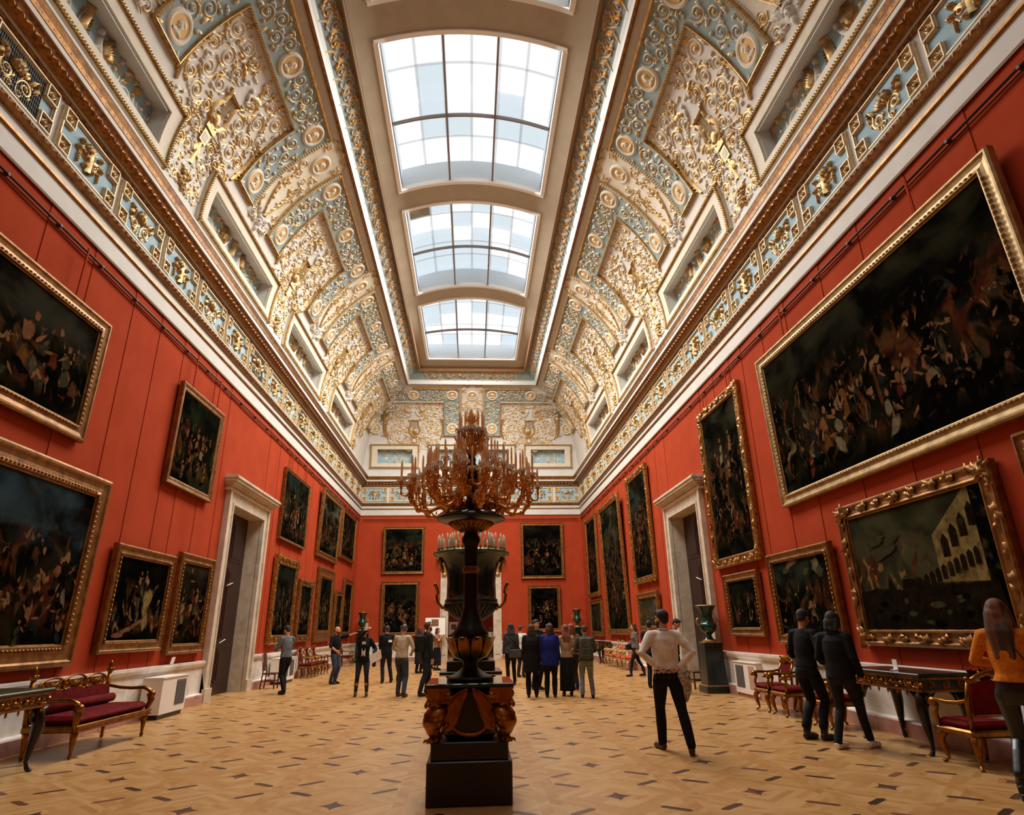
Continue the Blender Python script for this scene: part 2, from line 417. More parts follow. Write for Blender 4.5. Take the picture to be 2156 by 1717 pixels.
loz = mt('MULTIPLY', mt('LESS_THAN', pe, .042), mt('LESS_THAN', mt('ADD', al, mt('MULTIPLY', pe, .9)), .165))
ink = mt('MAXIMUM', star, loz)
wn = N.new('ShaderNodeTexWhiteNoise'); wn.noise_dimensions = '3D'; cb = N.new('ShaderNodeCombineXYZ')
L.new(mt('ADD', iu, mt('MULTIPLY', mt('SIGN', cu), .25)), cb.inputs[0]); L.new(mt('ADD', iv, mt('MULTIPLY', mt('SIGN', cv), .25)), cb.inputs[1]); L.new(star, cb.inputs[2])
L.new(cb.outputs[0], wn.inputs['Vector'])
ir = N.new('ShaderNodeValToRGB'); e = ir.color_ramp.elements; e[0].color = lin(56,38,30); e[1].color = lin(112,68,40)
e.new(.45).color = lin(68,44,35); e.new(.75).color = lin(88,54,38)
L.new(wn.outputs['Value'], ir.inputs['Fac'])
# woods of the ground: bands on the cell borders, diagonal splits inside
bandx = mt('GREATER_THAN', a_, PX/2-.12); bandy = mt('GREATER_THAN', b_, PY/2-.12)
diag = mt('GREATER_THAN', mt('MULTIPLY', a_, PY/PX), b_)
w2 = N.new('ShaderNodeTexWhiteNoise'); w2.noise_dimensions = '3D'; c2 = N.new('ShaderNodeCombineXYZ')
L.new(mt('ADD', mt('MULTIPLY', iu, 3.), mt('ADD', mt('MULTIPLY', bandx, 1.3), mt('MULTIPLY', mt('SIGN', cu), diag))), c2.inputs[0])
L.new(mt('ADD', mt('MULTIPLY', iv, 3.), mt('ADD', mt('MULTIPLY', bandy, .7), mt('SIGN', cv))), c2.inputs[1]); L.new(mt('ADD', diag, mt('FLOOR', mt('MULTIPLY', mt('ADD', a_, b_), 9.))), c2.inputs[2])
L.new(c2.outputs[0], w2.inputs['Vector'])
ns = N.new('ShaderNodeTexNoise'); ns.inputs['Scale'].default_value = 1.; ns.inputs['Detail'].default_value = 5
mp = N.new('ShaderNodeMapping'); mp.inputs['Scale'].default_value = (14, 3, 1); L.new(g.outputs['Position'], mp.inputs['Vector']); L.new(mp.outputs[0], ns.inputs['Vector'])
tone = mt('ADD', mt('MULTIPLY', w2.outputs['Value'], .62), mt('MULTIPLY', ns.outputs['Fac'], .45))
tone = mt('ADD', tone, mt('MULTIPLY', mt('MAXIMUM', bandx, 0.), -.16))
wr = N.new('ShaderNodeValToRGB'); e = wr.color_ramp.elements; e[0].position = .05; e[0].color = lin(158,110,58); e[1].position = .95; e[1].color = lin(186,148,98)
e.new(.5).color = lin(173,129,76)
L.new(tone, wr.inputs['Fac'])
mx = N.new('ShaderNodeMix'); mx.data_type = 'RGBA'; L.new(ink, mx.inputs['Factor']); L.new(wr.outputs['Color'], mx.inputs['A']); L.new(ir.outputs['Color'], mx.inputs['B'])
L.new(mx.outputs['Result'], bs.inputs['Base Color']); bs.inputs['Roughness'].default_value = .34; bs.inputs['Specular IOR Level'].default_value = .35
structure('floor', mb, pm)

# ---------------------------------------------------------------- entablature, profile (inset from the wall, z, material of the run above)
PROF = [(.04,8.10,0),(.06,8.13,0),(.06,8.46,1),(.10,8.48,1),(.10,8.53,0),(.07,8.54,0),(.07,8.70,1),(.13,8.71,1),(.16,8.76,1),(.10,8.85,0),(.12,8.86,0),(.12,8.90,0),(.02,8.91,0),
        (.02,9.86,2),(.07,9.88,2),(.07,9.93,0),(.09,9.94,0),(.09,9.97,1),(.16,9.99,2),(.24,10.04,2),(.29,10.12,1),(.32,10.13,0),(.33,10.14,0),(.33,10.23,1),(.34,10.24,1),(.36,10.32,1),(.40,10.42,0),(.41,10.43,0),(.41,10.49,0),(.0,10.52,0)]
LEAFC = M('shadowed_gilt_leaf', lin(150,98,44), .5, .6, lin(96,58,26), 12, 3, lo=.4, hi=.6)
def trim_run(n, prof, mats, inner=None):
    for q, (ax, sg) in enumerate((('l',-1),('r',1),('f',1),('n',-1))):
        mb = MB(); v = []; f = []
        for i, (o, z, m) in enumerate(prof):
            if ax in 'lr': v += [(XC+sg*(W-o), YN+o, z), (XC+sg*(W-o), YE-o, z)]
            elif ax == 'f': v += [(XC-W+o, YE-o, z), (XC+W-o, YE-o, z)]
            else: v += [(XC-W+o, YN+o, z), (XC+W-o, YN+o, z)]
        for i in range(len(prof)-1):
            F = (2*i, 2*i+1, 2*i+3, 2*i+2)
            mb.add([], []); mb.f.append(F if ax in 'lf' else F[::-1]); mb.mi.append(prof[i][2]); mb.sm.append(False)
        mb.v = v
        # beads and leaf tips along the gilt members give them their broken light
        if prof is PROF:
            for o, z, r, st in ((.15,8.79,.035,.16),(.335,10.29,.022,.14),(.245,10.03,.03,.2)):
                lo, hi = (YN+1, YE-.3) if ax in 'lr' else (XC-W+.3, XC+W-.3)
                if ax == 'n': continue
                t = 4.2 if ax in 'lr' else lo
                while t < hi:
                    def P(a, d, zz):
                        return (XC+sg*(W-o-d), t+a, z+zz) if ax in 'lr' else (t+a, YE-o-d, z+zz)
                    h = st*.42
                    vs = [P(-h,0,-r), P(h,0,-r), P(h,0,r), P(-h,0,r), P(0,r*1.1,0)]
                    F = [(0,1,4),(1,2,4),(2,3,4),(3,0,4)]
                    mb.add(vs, F if ax in 'lf' else [q_[::-1] for q_ in F], False, 1)
                    t += st
        structure('trim_%d' % (n+q), mb, mats)
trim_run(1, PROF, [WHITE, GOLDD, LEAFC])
# lip of the cove and the sloped scroll band round the crown
zl = cove(0, STOP)[2]
LIP = [(2.74, zl-.02, 1),(2.70, zl-.06, 1),(2.76, zl-.12, 1),(2.82, zl-.10, 2),(2.86, zl-.02, 2),(2.88, zl+.10, 0),(2.92, zl+.16, 3),(3.40, 16.24, 4),(3.44, 16.2, 4),(3.5, 16.2, 4),(3.56, 16.06, 4),(3.6,16.1,4),(3.61,16.6,4)]
LIPG = M('grey_lip', lin(196,196,190), .5)
trim_run(5, LIP, [LIPG, GOLDD, LIPG, BLUEG, M('brown_crown_mould', lin(150,112,76), .7)])
# dado: white marble wainscot with cap, pink plinth
DADO = [(.16,.0,1),(.16,.20,1),(.14,.22,0),(.05,.24,0),(.05,.84,0),(.09,.86,0),(.11,.92,0),(.11,.97,0),(.0,.98,0)]
def dado(name, side, runs):
    mb = MB()
    for a, b in runs:
        v = []
        for o, z, m in DADO:
            if side == 'far': v += [(a, YE-o, z), (b, YE-o, z)]
            else:
                sg = 1 if side == 'right' else -1
                v += [(XC+sg*(W-o), a, z), (XC+sg*(W-o), b, z)]
        o0 = len(mb.v); mb.v += v; n = len(DADO)
        for i in range(n-1):
            F = (o0+2*i, o0+2*i+1, o0+2*i+3, o0+2*i+2)
            mb.f.append(F if side != 'right' else F[::-1]); mb.mi.append(DADO[i][2]); mb.sm.append(False)
        for e in (0, 1): mb.f.append(tuple(o0+2*i+e for i in range(n))); mb.mi.append(0); mb.sm.append(False)
    structure(name, mb, [MARBLE, PINK])
dado('baseboard_left', 'left', [(YN, 17.08), (20.62, YE)]); dado('baseboard_right', 'right', [(YN, 17.08), (20.62, YE)])
dado('baseboard_far', 'far', [(XC-W, XC-1.75), (XC+1.73, XC+W)])
# picture rail; the thin second tube stands in for the rod's shadow
for nm, sg in (('trim_9', -1), ('trim_10', 1)):
    mb = MB(); x = XC+sg*(W-.07); mb.tube([(x, YN+.2, 7.85), (x, YE-.2, 7.85)], .022, 6); mb.tube([(x-sg*-.03, YN+.2, 7.80), (x-sg*-.03, YE-.2, 7.80)], .012, 5)
    y = 4.
    while y < YE-1:
        mb.box(min(x-sg*.02, x+sg*.12), max(x-sg*.02, x+sg*.12), y-.02, y+.02, 7.825, 7.875); y += 1.2
    structure(nm, mb, REDROD)
mb = MB(); mb.tube([(XC-W+.2, YE-.1, 7.84), (XC+W-.2, YE-.1, 7.84)], .022, 6); structure('trim_11', mb, REDROD)

# ---------------------------------------------------------------- doors
def side_door(n, sg):
    d = bpy.data.objects.new('door_%d' % n, None); col.objects.link(d); d['kind'] = 'structure'
    x = lambda o: XC+sg*(W-o)
    def bx(mb, o0, o1, y0, y1, z0, z1): mb.box(min(x(o0),x(o1)), max(x(o0),x(o1)), y0, y1, z0, z1)
    D0, D1, DZ = 17.5, 20.14, 4.97
    c = MB()
    for y0, y1, q in ((D0-.42, D0, 1), (D1, D1+.42, 0)):
        bx(c, -.38, .10, y0, y1, 0, DZ+.38)
        e0, e1 = (y0, y0+.12) if q else (y1-.12, y1)
        bx(c, .10, .15, e0, e1, .32, DZ+.38)
        i0, i1 = (y1-.06, y1) if q else (y0, y0+.06)
        bx(c, .10, .125, i0, i1, .32, DZ)
        bx(c, .10, .18, y0-.02, y1+.0, 0, .32)
    bx(c, -.38, .10, D0, D1, DZ, DZ+.38); bx(c, .10, .125, D0-.06, D1+.06, DZ, DZ+.06)
    structure('door_casing', c, MARBLEC, d)
    h = MB(); a, b = D0-.44, D1+.44
    for o, z0, z1 in ((.16,5.30,5.36),(.13,5.36,5.42),(.22,5.42,5.46),(.28,5.46,5.52),(.34,5.52,5.60),(.38,5.60,5.66),(.34,5.66,5.69)):
        bx(h, -.05, o, a-o*.55, b+o*.55, z0, z1)
    structure('door_cornice', h, MARBLEC, d)
    l = MB(); bx(l, -.42, -.38, D0-.1, D1+.1, 0, DZ+.1)
    ym = (D0+D1)/2
    for y0, y1 in ((D0+.1, ym-.06), (ym+.06, D1-.1)):
        for z0, z1 in ((.3,1.2),(1.4,3.4),(3.6,4.8)):
            bx(l, -.385, -.365, y0+.1, y1-.1, z0, z1); bx(l, -.37, -.35, y0+.2, y1-.2, z0+.1, z1-.1)
    lf = structure('door_leaf', l, MAHOG, d)
    k = MB()  # pale slanting tubes stand in for glints on the dark leaf
    for z in (1.35, 2.9):
        k.tube([(x(-.33), ym+.1, z), (x(-.30), ym+.45, z+.1)], .012, 6)
    structure('door_handle', k, PAINTW, lf)
side_door(1, -1); side_door(2, 1)
d = bpy.data.objects.new('door_3', None); col.objects.link(d); d['kind'] = 'structure'
c = MB()
for x0, x1 in ((XC-1.77, XC-1.3), (XC+1.28, XC+1.75)):
    c.box(x0, x1, YE-.12, YE+.45, 0, FZ+.05); c.box(x0+.1, x1-.1, YE-.16, YE-.12, .3, FZ)
c.box(XC-1.77, XC+1.75, YE-.12, YE+.45, FZ, FZ+.4)
structure('door_casing', c, MARBLEC, d)
h = MB()
for o, z0, z1 in ((.3,5.4,5.5),(.38,5.5,5.6),(.46,5.6,5.7)): h.box(XC-1.77-o*.5, XC+1.75+o*.5, YE-o, YE+.02, z0, z1)
structure('door_cornice', h, MARBLEC, d)
h = MB()
for x in (XC-1.55, XC+1.53):
    h.prism([(YE-.1,5.4),(YE-.36,5.4),(YE-.34,5.1),(YE-.2,4.7),(YE-.16,4.5),(YE-.1,4.5)], x-.16, x+.16, 'x')
    h.ball((x, YE-.34, 5.22), (.17,.1,.1)); h.ball((x, YE-.2, 4.62), (.12,.08,.12))
structure('door_bracket', h, GOLD, d)
# ---------------------------------------------------------------- plaster reliefs, built flat in (u, s, h) and bent onto the cove
def ridge(mb, pts, wid, hh=None, m=None, base=.004):
    n = len(pts); v = []; f = []
    for i, (u, s) in enumerate(pts):
        a = pts[max(i-1,0)]; b = pts[min(i+1,n-1)]
        tx, ty = b[0]-a[0], b[1]-a[1]; l = math.hypot(tx, ty) or 1; nx, ny = -ty/l, tx/l
        w = wid[i] if isinstance(wid, list) else wid; h = (hh[i] if isinstance(hh, list) else hh) if hh is not None else w*1.1
        v += [(u+nx*w, s+ny*w, base), (u, s, base+h), (u-nx*w, s-ny*w, base)]
    for i in range(n-1):
        f += [(3*i+1, 3*i, 3*i+3, 3*i+4), (3*i+2, 3*i+1, 3*i+4, 3*i+5)]
    mb.add(v, f, True, m)
def rosette(mb, u, s, r, h=.05, k=5, m=None, a0=0.):
    n = k*2; v = [(u, s, h*1.25)]
    for i in range(n):
        a = a0+2*PI*i/n; q = r*.45; v.append((u+q*math.cos(a), s+q*math.sin(a), h*(1.0 if i % 2 == 0 else .55)))
    for i in range(n):
        a = a0+2*PI*i/n; q = r*(1.0 if i % 2 == 0 else .62); v.append((u+q*math.cos(a), s+q*math.sin(a), h*.2 if i % 2 == 0 else .004))
    f = []
    for i in range(n):
        j = (i+1) % n; f += [(0, 1+i, 1+j), (1+i, 1+n+i, 1+n+j, 1+j)]
    mb.add(v, f, True, m)
def dome(mb, u, s, ru, rs, h, m=None, n=10, k=3, rot=0.):
    v = []; f = []; ca, sa = math.cos(rot), math.sin(rot)
    for j in range(k):
        t = j/k*PI/2; q = math.cos(t); z = h*math.sin(t)
        for i in range(n):
            a = 2*PI*i/n; x, y = ru*q*math.cos(a), rs*q*math.sin(a); v.append((u+x*ca-y*sa, s+x*sa+y*ca, z+.003))
    v.append((u, s, h+.003)); top = len(v)-1
    for j in range(k-1):
        for i in range(n):
            q = (i+1) % n; f.append((j*n+i, j*n+q, j*n+n+q, j*n+n+i))
    for i in range(n): f.append(((k-1)*n+i, (k-1)*n+(i+1) % n, top))
    mb.add(v, f, True, m)
def leaf(mb, u, s, ang, L, w, curl=.5, h=.05, m=None, n=7):
    """acanthus leaf: a curved, serrated, ridged blade"""
    pts = []; a = ang; x, y = u, s
    for i in range(n+1):
        pts.append((x, y)); x += L/n*math.cos(a); y += L/n*math.sin(a); a += curl/n*1.6
    wd = [max(.004, w*math.sin(PI*min(1, (i+.7)/(n+.7)))**.7*(1.15 if i % 2 else .72)) for i in range(n+1)]
    ridge(mb, pts, wd, [h*(.35+.65*math.sin(PI*(i+.5)/(n+1))) for i in range(n+1)], m)
def spiral(mb, u, s, r, dirn=1, a0=0., turns=1.6, w=.03, tail=.0, m=None, leaves=True, ros=True):
    n = int(11*turns)+2; pts = []; wd = []
    if tail:
        tx, ty = -math.sin(a0)*dirn, math.cos(a0)*dirn
        pts.append((u+r*math.cos(a0)-tx*tail, s+r*math.sin(a0)-ty*tail)); wd.append(w*.7)
    for i in range(n):
        t = i/(n-1); q = r*(1-.72*t**.8); a = a0+dirn*2*PI*turns*t
        pts.append((u+q*math.cos(a), s+q*math.sin(a))); wd.append(w*(1-.45*t))
    ridge(mb, pts, wd, None, m)
    if leaves:
        for t in (0., .16, .34):
            a = a0+dirn*2*PI*turns*t; q = r*(1-.5*t)
            leaf(mb, u+q*math.cos(a), s+q*math.sin(a), a+dirn*1.1, r*.75, r*.2, .9*dirn, w*1.5, m, 5)
    if ros: rosette(mb, u, s, r*.30, w*1.6, 5, m, a0)
def ring(mb, u, s, r, w, h, m=None, n=20, ry=1.):
    v = []; f = []
    for i in range(n):
        a = 2*PI*i/n; c, d = math.cos(a), math.sin(a)*ry
        v += [(u+(r-w)*c, s+(r-w)*d, .02), (u+r*c, s+r*d, h), (u+(r+w)*c, s+(r+w)*d, .0)]
    for i in range(n):
        j = (i+1) % n
        f += [(3*i, 3*j, 3*j+1, 3*i+1), (3*i+1, 3*j+1, 3*j+2, 3*i+2)]
    mb.add([(a, b, c) for a, b, c in v], [q[::-1] for q in f], True, m)
def slab(mb, u0, u1, s0, s1, h, m=None, base=0., seg=.25):
    n = max(1, int((s1-s0)/seg+.5)); k = max(1, int((u1-u0)/1.0+.5)); v = []; f = []
    for j in range(n+1):
        s = s0+(s1-s0)*j/n
        for i in range(k+1): v.append((u0+(u1-u0)*i/k, s, h))
    for j in range(n):
        for i in range(k): f.append((j*(k+1)+i, j*(k+1)+i+1, (j+1)*(k+1)+i+1, (j+1)*(k+1)+i))
    o = len(v)
    edge = [(i, 0) for i in range(k+1)]+[(k, j) for j in range(1, n+1)]+[(i, n) for i in range(k-1, -1, -1)]+[(0, j) for j in range(n-1, 0, -1)]
    for i, j in edge: v.append((u0+(u1-u0)*i/k, s0+(s1-s0)*j/n, base))
    E_ = len(edge)
    for q in range(E_):
        a = edge[q]; b = edge[(q+1) % E_]
        f.append((o+q, o+(q+1) % E_, b[1]*(k+1)+b[0], a[1]*(k+1)+a[0]))
    mb.add(v, f, False, m)
def barl(mb, u0, s0, u1, s1, w, h, m=None, seg=.25, base=0.):
    """moulding bar, stepped section, bent along s"""
    n = max(1, int(math.hypot(u1-u0, s1-s0)/seg+.5)) if abs(s1-s0) > .01 else 1
    tx, ty = u1-u0, s1-s0; l = math.hypot(tx, ty); nx, ny = -ty/l, tx/l
    sec = [(-w, base), (-w, h*.7), (-w*.35, h*.7), (-w*.35, h), (w*.35, h), (w*.35, h*.7), (w, h*.7), (w, base)]
    v = []; f = []; K = len(sec)
    for i in range(n+1):
        t = i/n
        for q, z in sec: v.append((u0+tx*t+nx*q, s0+ty*t+ny*q, z))
    for i in range(n):
        for q in range(K-1): f.append((i*K+q, i*K+K+q, i*K+K+q+1, i*K+q+1))
    f += [tuple(range(K)), tuple(n*K+q for q in range(K-1, -1, -1))]
    mb.add(v, f, False, m)
def beads(mb, u0, s0, u1, s1, r, step, h, m=None, base=0.):
    l = math.hypot(u1-u0, s1-s0); n = max(2, int(l/step)); tx, ty = (u1-u0)/l, (s1-s0)/l
    for i in range(n):
        t = (i+.5)/n*l; u, s = u0+tx*t, s0+ty*t; a = step*.36
        P = lambda p, q, z: (u+tx*p-ty*q, s+ty*p+tx*q, z)
        mb.add([P(-a,-r,base), P(a,-r,base), P(a,r,base), P(-a,r,base), P(-a*.6,0,h), P(a*.6,0,h)], [(0,1,5,4),(1,2,5),(2,3,4,5),(3,0,4)], False, m)
def portrait(mb, u, s, r, m=None, fl=1):
    dome(mb, u, s+r*.16, r*.34, r*.42, r*.16, m, 10, 3, rot=.2*fl)
    dome(mb, u+fl*r*.3, s+r*.12, r*.12, r*.1, r*.1, m, 6, 2); dome(mb, u+fl*r*.2, s-r*.12, r*.14, r*.1, r*.1, m, 6, 2)
    dome(mb, u-fl*r*.14, s+r*.34, r*.32, r*.26, r*.2, m, 9, 3, rot=.5*fl)
    ridge(mb, [(u-fl*.02*r, s), (u-fl*.06*r, s-r*.3), (u-fl*.16*r, s-r*.55)], [r*.17, r*.16, r*.3], r*.14)
    ridge(mb, [(u-r*.62, s-r*.62), (u-r*.2, s-r*.5), (u+r*.2, s-r*.5), (u+r*.5, s-r*.66)], [r*.1, r*.22, r*.22, r*.08], r*.13)
def bend(mb, u=0.): return mb.fn(lambda a, b, c: cove(a+u, b, c))
def clipped(mb, test): return mb.drop(lambda vs: any(test(*p) for p in vs)) if test else mb

def medallion(parent, u, s, r, h0, cl, ground, fl=1):
    """round portrait: ring, coloured disc, white head; returns a part with two sub-parts"""
    if cl and cl(u, s, 0): return
    a = MB(); ring(a, u, s, r*.84, r*.16, .055, n=22); a.v = [(x, y, z+h0) for x, y, z in a.v]
    p = obj('medallion', bend(a), CREAM, parent)
    d = MB(); v = [(u, s, h0+.018)] + [(u+r*.8*math.cos(2*PI*i/18), s+r*.8*math.sin(2*PI*i/18), h0+.014) for i in range(18)]
    d.add(v, [(0, 1+i, 1+(i+1) % 18) for i in range(18)]); obj('medallion_ground', bend(d), ground, p)
    q = MB(); portrait(q, u, s, r*.72, None, fl); q.v = [(x, y, z+h0+.015) for x, y, z in q.v]
    obj('portrait_relief', bend(q), CREAM, p)

L0, L1, T0, T1, B0 = 1.82, 2.87, 4.30, 5.25, 2.05
def border_panel(label, loc, rot, cl=None, sides=(-1, 1), group=None):
    """blue scroll band: two legs and the cross band over one arabesque"""
    t = thing('scroll_border', label, 'ceiling ornament', loc, rot, group)
    H = .07
    g = MB(); e = MB(); r = MB(); b = MB()
    us = [(-L1 if -1 in sides else 0), (L1 if 1 in sides else 0)]
    slab(g, -L0 if -1 in sides else 0, L0 if 1 in sides else 0, T0, T1, H)
    for sg in sides:
        a, c = sorted((sg*L0, sg*L1)); slab(g, a, c, B0, T1, H)
        barl(e, sg*L0, B0, sg*L0, T0, .034, H+.05); barl(e, sg*L0, B0+.02, sg*L1, B0+.02, .034, H+.05)
        barl(e, sg*L1, B0, sg*L1, T1, .03, H+.03); beads(b, sg*(L1-.03), B0+.05, sg*(L1-.03), T1, .045, .085, H+.09, base=H)
        barl(e, 0, T0, sg*L0, T0, .034, H+.05); barl(e, 0, T1, sg*L1, T1, .055, H+.05)
        beads(b, 0, T0-.005, sg*L0, T0-.005, .04, .07, H+.09, base=H)
        q = rnd
        for i in range(4):
            s = 2.98+.37*i; w = .17*(-1)**i
            spiral(r, sg*(2.345+w*.75), s, .23, sg*(1 if i % 2 else -1), PI/2*(1-2*(i % 2))+PI*.5, 1.5, .032, .15)
            leaf(r, sg*(2.345-w*1.6), s+.05, 1.2+i, .25, .06, .8*sg, .05)
            rosette(r, sg*(2.345-w*1.9), s-.15, .07, .05)
        for i in range(5):
            u = .52+.33*i
            if u > 2.0: continue
            spiral(r, sg*u, 4.775+.14*(-1)**i, .22, sg*(-1)**i, PI*(i % 2), 1.5, .03, .15)
            leaf(r, sg*u, 4.775-.28*(-1)**i, .4+2*i, .22, .055, .8, .05); rosette(r, sg*(u+.16), 4.775-.3*(-1)**i, .06, .05)
        for dx, dy in ((.33,.33),(-.33,.33),(.33,-.33),(-.33,-.33)):
            leaf(r, sg*2.345+dx, 2.52+dy, math.atan2(dy,dx), .16, .05, .2, .04); leaf(r, sg*2.345+dx, 4.78+dy, math.atan2(dy,dx), .14, .05, .2, .04)
    r.v = [(x, y, z+H) for x, y, z in r.v]
    fld = obj('field', bend(clipped(g, cl)), BLUEG, t)
    obj('gilt_edge', bend(clipped(e, cl)), GOLD, t); obj('bead_moulding', bend(clipped(b, cl)), IVORYG, t)
    obj('scroll_relief', bend(clipped(r, cl)), PARCELB, t)
    for sg in sides:
        medallion(t, sg*2.345, 2.52, .37, H, cl, OCHRE, sg); medallion(t, sg*2.345, 4.78, .37, H, cl, OCHRE, -sg)
    medallion(t, 0, 4.78, .36, H, cl, OCHRE, 1)
    return t

def arabesque(label, loc, rot, cl=None, tail=True, group=None):
    t = thing('arabesque_relief', label, 'ceiling ornament', loc, rot, group)
    a = MB(); b = MB(); o = MB(); w = MB(); R = random.Random(11)
    SP = [(.42,3.95,.19),(.88,3.9,.23),(1.42,3.85,.30),(1.02,3.35,.26),(1.52,3.18,.22),(.5,3.4,.2),(.62,2.85,.24),(1.15,2.78,.26),(.5,2.3,.2),(.98,2.22,.26),(1.42,2.32,.2),(.42,1.75,.18),(1.2,1.62,.24),(.8,1.62,.17),(.34,1.25,.17)]
    if tail: SP += [(.62,1.15,.18),(.3,.85,.16),(.6,.75,.15),(.55,.4,.16),(.28,.42,.13)]
    for sg in (-1, 1):
        for i, (u, s, r) in enumerate(SP):
            spiral(a, sg*u, s, r, sg*(1 if i % 2 else -1), R.uniform(0, 6.28), 1.7, .032, r*.8)
        # the great curling feather at the flank and the drop lobes
        for k in range(9):
            x = 1.62+.12*math.sin(k*.36); y = 3.05-.14*k
            leaf(o, sg*x, y, (PI*.5 if sg > 0 else PI*.5)+sg*(-.9+k*.05), .26, .05, -sg*.9, .07, None, 5)
        ridge(o, [(sg*(1.6+.14*math.sin(i*.32)), 3.15-.13*i) for i in range(11)], .05, .08)
        for k in range(7):
            an = PI+sg*(-.1)+k*PI/6*1.0
            leaf(o, sg*1.2+.27*math.cos(an), 1.62+.27*math.sin(an), an+.5, .2, .05, .6, .07, None, 4)
        for k in range(6): beads(b, sg*(.25+.06*k), 2.05+.0*k, sg*(.3+.2*k), 1.5-.1*k, .018, .07, .03)
        n = 0; pts = [(u, s, r) for u, s, r in SP]
        while n < (230 if tail else 180):
            u, s = R.uniform(.12, 1.76), R.uniform(.15 if tail else 1.2, 4.2); n += 1
            if s < 1.35 and u > .75: continue
            if s < 1.9 and u > 1.45: continue
            if any(math.hypot(u-x, s-y) < r*.95 for x, y, r in pts): continue
            if R.random() < .55:
                leaf(a, sg*u, s, R.uniform(0, 6.28), R.uniform(.12, .24), R.uniform(.028, .046), R.uniform(-1.4, 1.4), .05, None, 5)
            else: rosette(a, sg*u, s, R.uniform(.045, .085), .055, 5, None, R.uniform(0, 1))
        # putto by the lyre
        dome(w, sg*.12, 3.60, .06, .07, .07); dome(w, sg*.19, 3.44, .065, .12, .06, rot=sg*.6); ridge(w, [(sg*.22, 3.34), (sg*.33, 3.29), (sg*.42, 3.36), (sg*.5, 3.33)], [.05,.045,.03,.02], .05); ridge(w, [(sg*.2, 3.5), (sg*.3, 3.54), (sg*.38, 3.62)], [.03,.026,.016], .04)
        leaf(o, sg*.28, 3.5, PI/2-sg*.9, .42, .1, -sg*.4, .07, None, 7)
        # lyre arm
        ridge(o, [(sg*x, y) for x, y in ((.10,2.12),(.26,2.22),(.34,2.42),(.27,2.62),(.2,2.8),(.24,3.0),(.34,3.12))], [.06,.07,.08,.075,.065,.06,.03], .09)
    for x in (-.09, -.03, .03, .09): ridge(o, [(x, 2.2), (x, 3.02)], .008, .03)
    ridge(o, [(-.3, 3.05), (.3, 3.05)], .035, .09); slab(o, -.2, .2, 1.98, 2.14, .06); slab(o, -.15, .15, 1.6, 1.92, .05); slab(w, -.1, .1, 1.66, 1.86, .056)
    dome(o, 0, 2.32, .16, .18, .08); ridge(o, [(0, 1.58), (0, .95)], [.04,.09,], .07)
    for k in range(7): leaf(o, 0, 1.2, PI/2+(k-3)*.33, .36-.03*abs(k-3), .06, (k-3)*-.16, .07, None, 6)
    if tail:
        for k in range(5): leaf(o, 0, .78, -PI/2+(k-2)*.5, .3, .06, (k-2)*.3, .07, None, 6)
        for k in range(12): rosette(o, R.uniform(-.2, .2), .42+R.uniform(-.22, .25), R.uniform(.07, .11), .09, 5, None, R.random())
    obj('scroll_relief', bend(clipped(a, cl)), PARCEL, t); obj('gilt_lyre', bend(clipped(o, cl)), GOLD, t)
    obj('bead_string', bend(clipped(b, cl)), GOLD, t)
    if w.f: obj('putto_pair', bend(clipped(w, cl)), STUCCO, t)
    return t

def pilaster(label, loc, rot, group=None):
    t = thing('pilaster_panel', label, 'ceiling ornament', loc, rot, group)
    g = MB(); a = MB(); o = MB(); w = MB()
    slab(g, -.7, .7, 2.35, 5.32, .03)
    for x in (-.45, 0, .45): dome(g, x, 5.34, .24, .14, .03)
    for sg in (-1, 1):
        ridge(o, [(sg*.66, 5.34), (sg*.5, 5.47), (sg*.3, 5.36), (sg*.12, 5.5), (0, 5.58)], .03, .06)
        for i, (u, s, r) in enumerate(((.42,4.25,.18),(.22,3.95,.14),(.5,3.85,.15),(.52,2.55,.15),(.48,2.05,.17),(.2,3.5,.12),(.5,5.1,.13))):
            spiral(a, sg*u, s, r, sg*(1 if i % 2 else -1), i*1.3, 1.6, .028, .12)
        for k in range(8): leaf(o, sg*(.06+.055*k-.004*k*k), 2.42+.17*k, PI/2-sg*(.9-.05*k), .3, .055, sg*.7, .08, None, 6)
        ridge(o, [(sg*.05, 2.3), (sg*.2, 2.65), (sg*.36, 3.05), (sg*.42, 3.4), (sg*.36, 3.7)], [.05,.06,.06,.05,.02], .08)
        for k in range(5): rosette(a, sg*(.15+.1*k), 2.9+.13*k, .05, .05)
        leaf(w, sg*.12, 2.12, PI/2-sg*.6, .45, .1, -sg*.5, .1); leaf(w, sg*.18, 1.9, PI/2-sg*1.5, .34, .08, sg*.7, .1)
        dome(w, sg*.09, 2.04, .04, .03, .16)
        beads(a, sg*.62, 2.5, sg*.62, 5.2, .016, .08, .035)
    dome(w, 0, 2.0, .13, .17, .12); dome(w, 0, 1.82, .08, .14, .09); dome(w, 0, 2.0, .028, .06, .15); dome(w, 0, 2.17, .15, .07, .1)
    obj('ground', bend(g), CREAM, t); obj('gilt_plume', bend(o), GOLD, t); a.v = [(x,y,z+.028) for x,y,z in a.v]; obj('scroll_relief', bend(a), PARCEL, t)
    obj('mask_head', bend(w), STUCCO, t)
    medallion(t, 0, 4.72, .36, .03, None, OCHRE, 1)
    return t

